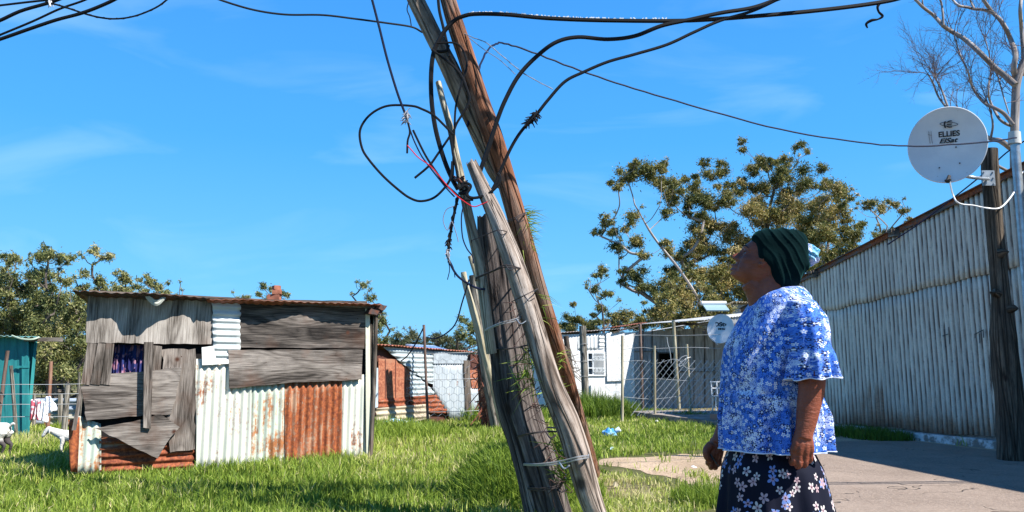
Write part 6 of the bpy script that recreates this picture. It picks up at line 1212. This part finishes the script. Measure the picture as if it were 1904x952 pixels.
m2_, d2_, c2_ = flowers(t, uv2(t, 40, 7.3, 2.1), 5, .40, .30); c = t.mix(m2_, c, (.015, .025, .09)); c = t.mix(t.math('MULTIPLY', m2_, t.math('LESS_THAN', d2_, .12)), c, (.7, .74, .82))
fn = t.noise(t.obj((1, 1, .35)), 26, 4, .5, .6)
BLO = t.fin(c, None, t.bump(fn, .5, .006))
BX, BY = P(1436, 700, YWN).x, YWN
TB = Vector((-.999, .05, 0)); TLt = Vector((-.05, -.999, 0))
def garment(m, rows, yc, folds, nseg=220, lat=.9, top_tilt=None, wall=0.0):
    """rows: (py, xl, xr, lateral half-width, fold amp) -> closed surface"""
    n = len(rows); rr = []
    for j in np.linspace(0, n-1, (n-1)*7+1):
        rr.append([np.interp(j, range(n), [q[i] for q in rows]) for i in range(5)])
    vs = []
    for (py, xl, xr, lw, am) in rr:
        z = P(952, py, yc).z; pl_ = P(xl, py, yc); pr = P(xr, py, yc); cx = (pl_.x+pr.x)/2; a = (pr.x-pl_.x)/2
        for k in range(nseg):
            th = 2*PI*k/nseg; f = folds(th, py)*am; ca, sa = math.cos(th), math.sin(th); e = 2.3; den = (abs(ca)**e+abs(sa)**e)**(1/e)
            x = cx-(a+f)*ca/den; y = yc-(lw+f)*sa/den; zz = z
            if top_tilt: zz += top_tilt(x-cx, py)
            vs.append((x, y, zz))
    n = len(rr); fs = [(i*nseg+k, i*nseg+(k+1) % nseg, (i+1)*nseg+(k+1) % nseg, (i+1)*nseg+k) for i in range(n-1) for k in range(nseg)]; fs += [tuple(reversed(range(nseg))), tuple(range((n-1)*nseg, n*nseg))]
    m.add(vs, fs); return m
def fold1(th, py):
    lo = min(1, max(0, (py-728)/45)); g_ = 0
    g_ += math.cos(th*14+2.1*math.sin(th*2+1))*.85 + .4*math.cos(th*23+1.3) ; s_ = (.5+.5*math.sin(th*5+.7)); return g_*s_*lo
def body_wr(th, py): return 0
m = MB()
def fold_b(th, py):
    if py > 728: return fold1(th, py)
    u = th; return .5*mnoise.noise(Vector((u*2.2+py*.011, py*.010-u*.9, 3)))*2 + .35*math.cos(th*8+py*.028+1.5*math.sin(py*.02)) - .25
garment(m, [(537, 1440, 1486, .10, 0), (546, 1416, 1494, .135, .0), (556, 1402, 1500, .165, .004), (568, 1394, 1503, .18, .006), (590, 1379, 1508, .185, .012), (618, 1361, 1511, .19, .018), (650, 1349, 1513, .19, .020), (690, 1344, 1514, .19, .020), (724, 1345, 1515, .19, .016), (731, 1344, 1515, .188, .005), (735, 1341, 1519, .196, .016), (760, 1343, 1521, .200, .024), (790, 1346, 1520, .205, .028), (832, 1349, 1521, .21, .032), (834, 1349, 1521, .21, .032)], YWN, fold_b,
        top_tilt=lambda dx, py: 0 if py > 600 else -.0*dx)
def sleeve(m, rows, nseg=120, wall=.007, fl=None):
    n = len(rows); rr = [[np.interp(j, range(n), [q[i] for q in rows]) for i in range(7)] for j in np.linspace(0, n-1, (n-1)*7+1)]
    def ring(r, off, cap=0):
        px, py, yc, rx, ry, am, sl_ = r; c_ = P(px, py, yc); o = []
        for k in range(nseg):
            th = 2*PI*k/nseg; f = am*fl(th) + off; o.append((c_.x+(rx*yc/F+f)*math.cos(th), c_.y-(ry+f)*math.sin(th), c_.z+sl_*math.cos(th)-.25*am*math.cos(th*7+1)))
        return o
    outer = [ring(r, 0) for r in rr]; inner = [ring(r, -wall) for r in rr[::-1][:-8]]; al = outer+inner; vs = [v for r in al for v in r]; n = len(al)
    fs = [(i*nseg+k, i*nseg+(k+1) % nseg, (i+1)*nseg+(k+1) % nseg, (i+1)*nseg+k) for i in range(n-1) for k in range(nseg)]; fs += [tuple(reversed(range(nseg))), tuple(range((n-1)*nseg, n*nseg))]; m.add(vs, fs)
fl1 = lambda th: math.cos(th*8+1.5*math.sin(th*2))*.8+.5*math.cos(th*13+2)
sleeve(m, [(1480, 549, 2.88, 12, .03, 0, 0), (1488, 562, 2.84, 26, .068, .0, 0), (1498, 592, 2.82, 36, .10, .003, 0), (1501, 620, 2.80, 38, .098, .004, .006), (1503, 640, 2.79, 37, .094, .003, .010), (1506, 650, 2.78, 36, .086, .0025, .012), (1509, 662, 2.77, 40, .085, .008, .010), (1511, 682, 2.77, 43, .088, .011, .010), (1513, 703, 2.77, 47, .088, .014, .006)], fl=fl1)
sleeve(m, [(1436, 560, 3.12, 16, .04, 0, 0), (1425, 590, 3.17, 32, .07, 0, 0), (1415, 640, 3.2, 36, .08, .003, 0), (1405, 690, 3.2, 42, .09, .010, 0)], fl=fl1)
blo = m.build('blouse', BLO, wom, True); remesh(blo, .0040, 1, .4)
ox, oy = MW['person'].translation.x, MW['person'].translation.y; wrap_tc(blo, BX-ox, BY-oy)
# piped hem and seam lines
PIPE = flat('hem_white', (.62, .68, .82), .7)
def hem(name, fn, n=160, r=.0022): m = MB(); p = [fn(2*PI*k/n) for k in range(n+1)]; m.tube(p, r, 5); m.build(name, PIPE, blo, True)
def fb(th):
    z = P(952, 834, YWN).z; pl_ = P(1349, 834, YWN); pr = P(1521, 834, YWN); cx = (pl_.x+pr.x)/2; a = (pr.x-pl_.x)/2; f = fold_b(th, 834)*.032; ca, sa = math.cos(th), math.sin(th); den = (abs(ca)**2.3+abs(sa)**2.3)**(1/2.3); return Vector((cx-(a+f)*ca/den, YWN-(.21+f)*sa/den, z))
hem('hem_piping', fb, 300)
def fs_(th): c_ = P(1513, 703, 2.77); f = .014*fl1(th); return Vector((c_.x+(47*2.77/F+f)*math.cos(th), c_.y-(.088+f)*math.sin(th), c_.z+.006*math.cos(th)-.25*.014*math.cos(th*7+1)))
hem('cuff_piping', fs_)
# skirt
t = NT('skirt_print', .85, .15); c = t.mix(t.noise(uv2(t, 3), 1, 2), (.004, .005, .012), (.008, .010, .024))
def petals(sc_, ox, oy, keep, cols, r0=.36):
    global c
    v = uv2(t, sc_, ox, oy); m_, d_, cs_ = flowers(t, v, 5, r0, keep, .85, .9); rim = t.math('GREATER_THAN', d_, .055); col = t.ramp(cs_.outputs[0], cols); col = t.mix(t.ramp(d_, [(.06, 1.0), (.22, 0.0)]), col, (.36, .22, .25)) if r0 > .3 else col
    c = t.mix(t.math('MULTIPLY', m_, rim), c, col)
CR = [(0, (.54, .51, .49)), (.40, (.56, .53, .51)), (.42, (.14, .23, .50)), (.74, (.17, .27, .54)), (.80, (.46, .33, .35))]
petals(19, 0, 0, .42, CR); petals(23, 5.5, 3.3, .30, CR); petals(17, 11.2, 7.7, .20, CR, .33)
for e in t.t.nodes:
    if e.type == 'VALTORGB' and len(e.color_ramp.elements) == 5: e.color_ramp.interpolation = 'CONSTANT'
SK = t.fin(c, None, t.bump(t.noise(t.obj((1, 1, .2)), 14, 3), .4, .01)); m = MB()
def fold2(th, py): return (.6*math.cos(th*9+1)+.5*math.cos(th*15+2.2*math.sin(th)+.4))*min(1, max(0, (py-800)/150))
garment(m, [(800, 1362, 1500, .13, .0), (838, 1356, 1508, .15, .004), (870, 1346, 1522, .185, .009), (952, 1339, 1541, .215, .014), (1080, 1334, 1550, .235, .02), (1225, 1325, 1560, .25, .026), (1228, 1326, 1559, .248, .026)], YWN, fold2, 200)
sk = m.build('skirt', SK, wom, True); wrap_tc(sk, BX-ox, BY-oy)
for dy in (-.08, .08):
    m = MB(); bx_ = P(1440, 690, YWN).x; q = crv([Vector((bx_+.07, YWN+dy, .035)), Vector((bx_, YWN+dy, .04)), Vector((bx_-.10, YWN+dy, .036)), Vector((bx_-.17, YWN+dy, .03))], 4); m.tube(q, lerpn([.036, .046, .046, .024], len(q)), 16, flatn=.75); m.build('shoe', flat('shoe_black', (.02, .02, .02), .5), wom, True)
# head wrap: profile outline given thickness across the head
def inflate(m, outline, yc, half, pw=3.2, nl=26, wr=None, dirn=None, lean=0.0):
    L_ = crv(outline+[outline[0]], 5)[:-1] if False else None
    pts = [P(x, y, yc) for x, y in outline]; pts = crv(pts+[pts[0]], 5)[:-1]; C = sum(pts, Vector())/len(pts); n = len(pts); dy = dirn or Vector((-.2, -.98, 0)).normalized(); vs = []; Rav = sum((p-C).length for p in pts)/n
    for i in range(nl+1):
        ph = -PI/2+PI*i/nl; s_ = math.sin(ph); tt = max(.0, (1-abs(s_)**pw))**(1/pw)
        for p in pts:
            w_ = tt**3; u_ = p-C; v = C+u_.normalized()*(u_.length*w_+Rav*(1-w_))*tt+dy*half*s_; d = (v-C).normalized()
            if wr: v = v+d*wr(v, d)
            vs.append(v)
    fs = [(i*n+k, i*n+(k+1) % n, (i+1)*n+(k+1) % n, (i+1)*n+k) for i in range(nl) for k in range(n)]; fs += [tuple(reversed(range(n))), tuple(range(nl*n, nl*n+n))]; m.add(vs, fs); return C
t = NT('green_velvet', .9, .04); n = t.noise(t.obj((1, 1, 1)), 20, 4); t.b.inputs['Sheen Weight'].default_value = .16; t.b.inputs['Sheen Roughness'].default_value = .35; t.b.inputs['Sheen Tint'].default_value = (.10, .50, .48, 1)
VEL = t.fin(t.mix(n, (.001, .005, .006), (.002, .014, .015)), None, t.bump(t.noise(t.obj((1, 1, 1)), 60, 4), .6, .003))
knot = P(1496, 478, YWN)
def wr1(v, d):
    q = v-knot; r = q.length; a = math.atan2(q.z, q.x)+.6*mnoise.noise(v*9); b = 6.0*q.y; k = min(1, r/.05)
    s_ = v.x*.90+v.z*.43+.012*mnoise.noise(v*11); s_ += .02*mnoise.noise(v*5+Vector((3, 1, 2))); rg = (1-abs(math.sin(s_*105)))**3; rg2 = (1-abs(math.sin(s_*58+1.3+q.y*9)))**4*max(0, .55+mnoise.noise(v*6))
    return (.006*rg*max(0, .5+mnoise.noise(v*9))+.007*rg2+.007*mnoise.noise(v*12)-.003)*k
m = MB(); inflate(m, [(1398, 446), (1400, 437), (1412, 431.5), (1435, 430), (1462, 430), (1484, 433), (1497, 441), (1501, 458), (1501, 480), (1503, 499), (1492, 507), (1486, 518), (1481, 531), (1462, 536), (1441, 532), (1430, 514), (1426, 499), (1414, 490), (1406, 484), (1404, 470), (1401, 455)], YWN, .100, 4.5, 40)
sc_o = m.build('head_wrap', VEL, wom, True); remesh(sc_o, .003, 14, .5); off_ = MW['person'].translation
me = sc_o.data; nrm_ = [v.normal.copy() for v in me.vertices]
for v, nn_v in zip(me.vertices, nrm_): v.co = v.co + nn_v*(wr1(v.co+off_, nn_v)+.003)
t = NT('blue_wrap_print', .8, .2); n1 = t.noise(t.obj((1, 1, 1)), 90, 3, .6, 1); n2 = t.noise(t.obj((1, 1, 1)), 16, 3, .5, 1); KN = t.fin(t.mix(t.step(n2, .45, .55), t.mix(t.step(n1, .45, .55), (.10, .22, .55), (.55, .60, .75)), t.mix(t.step(n1, .45, .55), (.02, .25, .42), (.25, .5, .65))))
def wr2(v, d): return .008*(1-abs(math.sin(v.x*70+v.z*95+2*mnoise.noise(v*20))))+.004*mnoise.noise(v*40)
m = MB(); inflate(m, [(1484, 460), (1492, 455), (1503, 456), (1514, 459), (1521, 469), (1522, 482), (1515, 491), (1503, 491), (1495, 484), (1490, 472)], YWN-.012, .040, 2.4, 26, wr2); kn_ = m.build('wrap_knot', KN, wom, True); kn_['label'] = 'blue and white printed bunch of cloth at the back of the wrap'
# little stick held in the far hand
m = MB(); m.tube(crv([P(1321, 845, 3.185), P(1328, 856, 3.18), P(1337, 868, 3.18)], 4), .003, 6); tag(m.build('stick', flat('stick_b', (.10, .08, .07)), None, True), 'short thin stick held in the far hand of the woman', 'stick')
# ================================================================ GOATS
GOAT = NT('goat_hair', .9, .15); n = GOAT.noise(GOAT.obj((1, 1, 1)), 40, 4, .7); GW = GOAT.fin(GOAT.mix(GOAT.step(n, .35, .7), (.60, .57, .52), (.78, .77, .74)), None, GOAT.bump(n, .9, .01))
def goat(name, label, Y, M_, S, patches=None, mat=GW, head=True):
    """side-on goat; M_(x,z) -> pixel-independent world point; x forward"""
    root = thing(name, label, 'goat', M_(0, 0, 0)); m = MB(); V3 = lambda x, y, z: M_(x*S, y*S, z*S)
    def tb(pp, rr, n=5): c_ = crv([V3(*p) for p in pp], n); m.tube(c_, lerpn([r*S for r in rr], len(c_)), 14, lump=.06)
    tb([(-.42, 0, .60), (-.36, 0, .60), (-.2, 0, .58), (0, 0, .55), (.2, 0, .57), (.34, 0, .60), (.42, 0, .62)], [.06, .14, .165, .175, .165, .14, .08]); tb([(.28, 0, .58), (.42, 0, .64), (.55, 0, .70), (.64, 0, .74)], [.15, .125, .10, .085])
    if head:
        tb([(.60, 0, .76), (.67, 0, .76), (.74, 0, .68), (.80, 0, .58), (.82, 0, .54)], [.05, .082, .07, .048, .032])
        for s_ in (-1, 1): tb([(.63, s_*.05, .79), (.62, s_*.12, .74), (.62, s_*.13, .64)], [.02, .035, .015])
    for s_ in (-1, 1):
        tb([(.27, s_*.09, .52), (.27, s_*.09, .38), (.29, s_*.09, .27), (.28, s_*.09, .12), (.30, s_*.09, .0)], [.085, .055, .040, .028, .032])
        tb([(-.33, s_*.09, .56), (-.28, s_*.10, .42), (-.34, s_*.10, .32), (-.42, s_*.10, .26), (-.39, s_*.10, .12), (-.38, s_*.10, .0)], [.11, .085, .055, .036, .027, .032])
    tb([(-.42, 0, .66), (-.50, 0, .72), (-.55, 0, .70)], [.035, .03, .012])
    b = m.build('body', mat, root, True); remesh(b, .012*S*1.2, 1, .4)
    if head:
        DK = flat('goat_dark', (.03, .025, .025), .6)
        for s_ in (-1, 1): e = MB(); q = V3(.715, s_*.055, .71); e.tube([q, q+(V3(0, s_*.1, 0)-V3(0, 0, 0))*.12], [.016*S, .012*S], 8); e.build('eye', DK, root, True)
        e = MB(); e.tube([V3(.815, 0, .56), V3(.83, 0, .53)], [.032*S, .022*S], 10); e.build('nose', flat('goat_nose', (.18, .14, .14), .5), root, True)
    if patches:
        e = MB()
        for x, z, r in patches: q = V3(x, -.0, z); c1_ = V3(x, -.15, z); c2_ = V3(x, -.172, z); e.tube([c1_, c2_], [r*S, r*.7*S], 14, lump=.3)
    return root
gk = G(112, 846); an_ = R(196)
def MK_(x, y, z): q = Vector((x*math.cos(an_)-y*math.sin(an_), x*math.sin(an_)+y*math.cos(an_), z)); return Vector((P(138, 800, gk.y).x, gk.y, 0))+q
goat('goat', 'small white goat kid grazing beside the rusty corner of the plywood shack', gk.y, MK_, .47)
gp_ = G(-20, 850); an2 = R(172)
def MG_(x, y, z): q = Vector((x*math.cos(an2)-y*math.sin(an2), x*math.sin(an2)+y*math.cos(an2), z)); return Vector((gp_.x, gp_.y, 0))+q
t = NT('goat_hair2', .9, .15); n = t.noise(t.obj((1, 1, 1)), 40, 4, .7); s_ = t.n('ShaderNodeSeparateXYZ'); t.l(t.tc.outputs['Object'], s_.inputs[0]); nn_ = t.noise(t.obj((1, 1, 1)), 3, 3)
GW2 = t.fin(t.mix(t.step(t.math('MULTIPLY_ADD', nn_, .5, s_.outputs['Z']), .46, .52), (.07, .06, .06), t.mix(n, (.6, .56, .5), (.75, .73, .7))), None, t.bump(n, .9, .01))
goat('goat', 'larger white and dark legged goat cut off by the left photo edge, rump showing', gp_.y, MG_, .62, None, GW2)
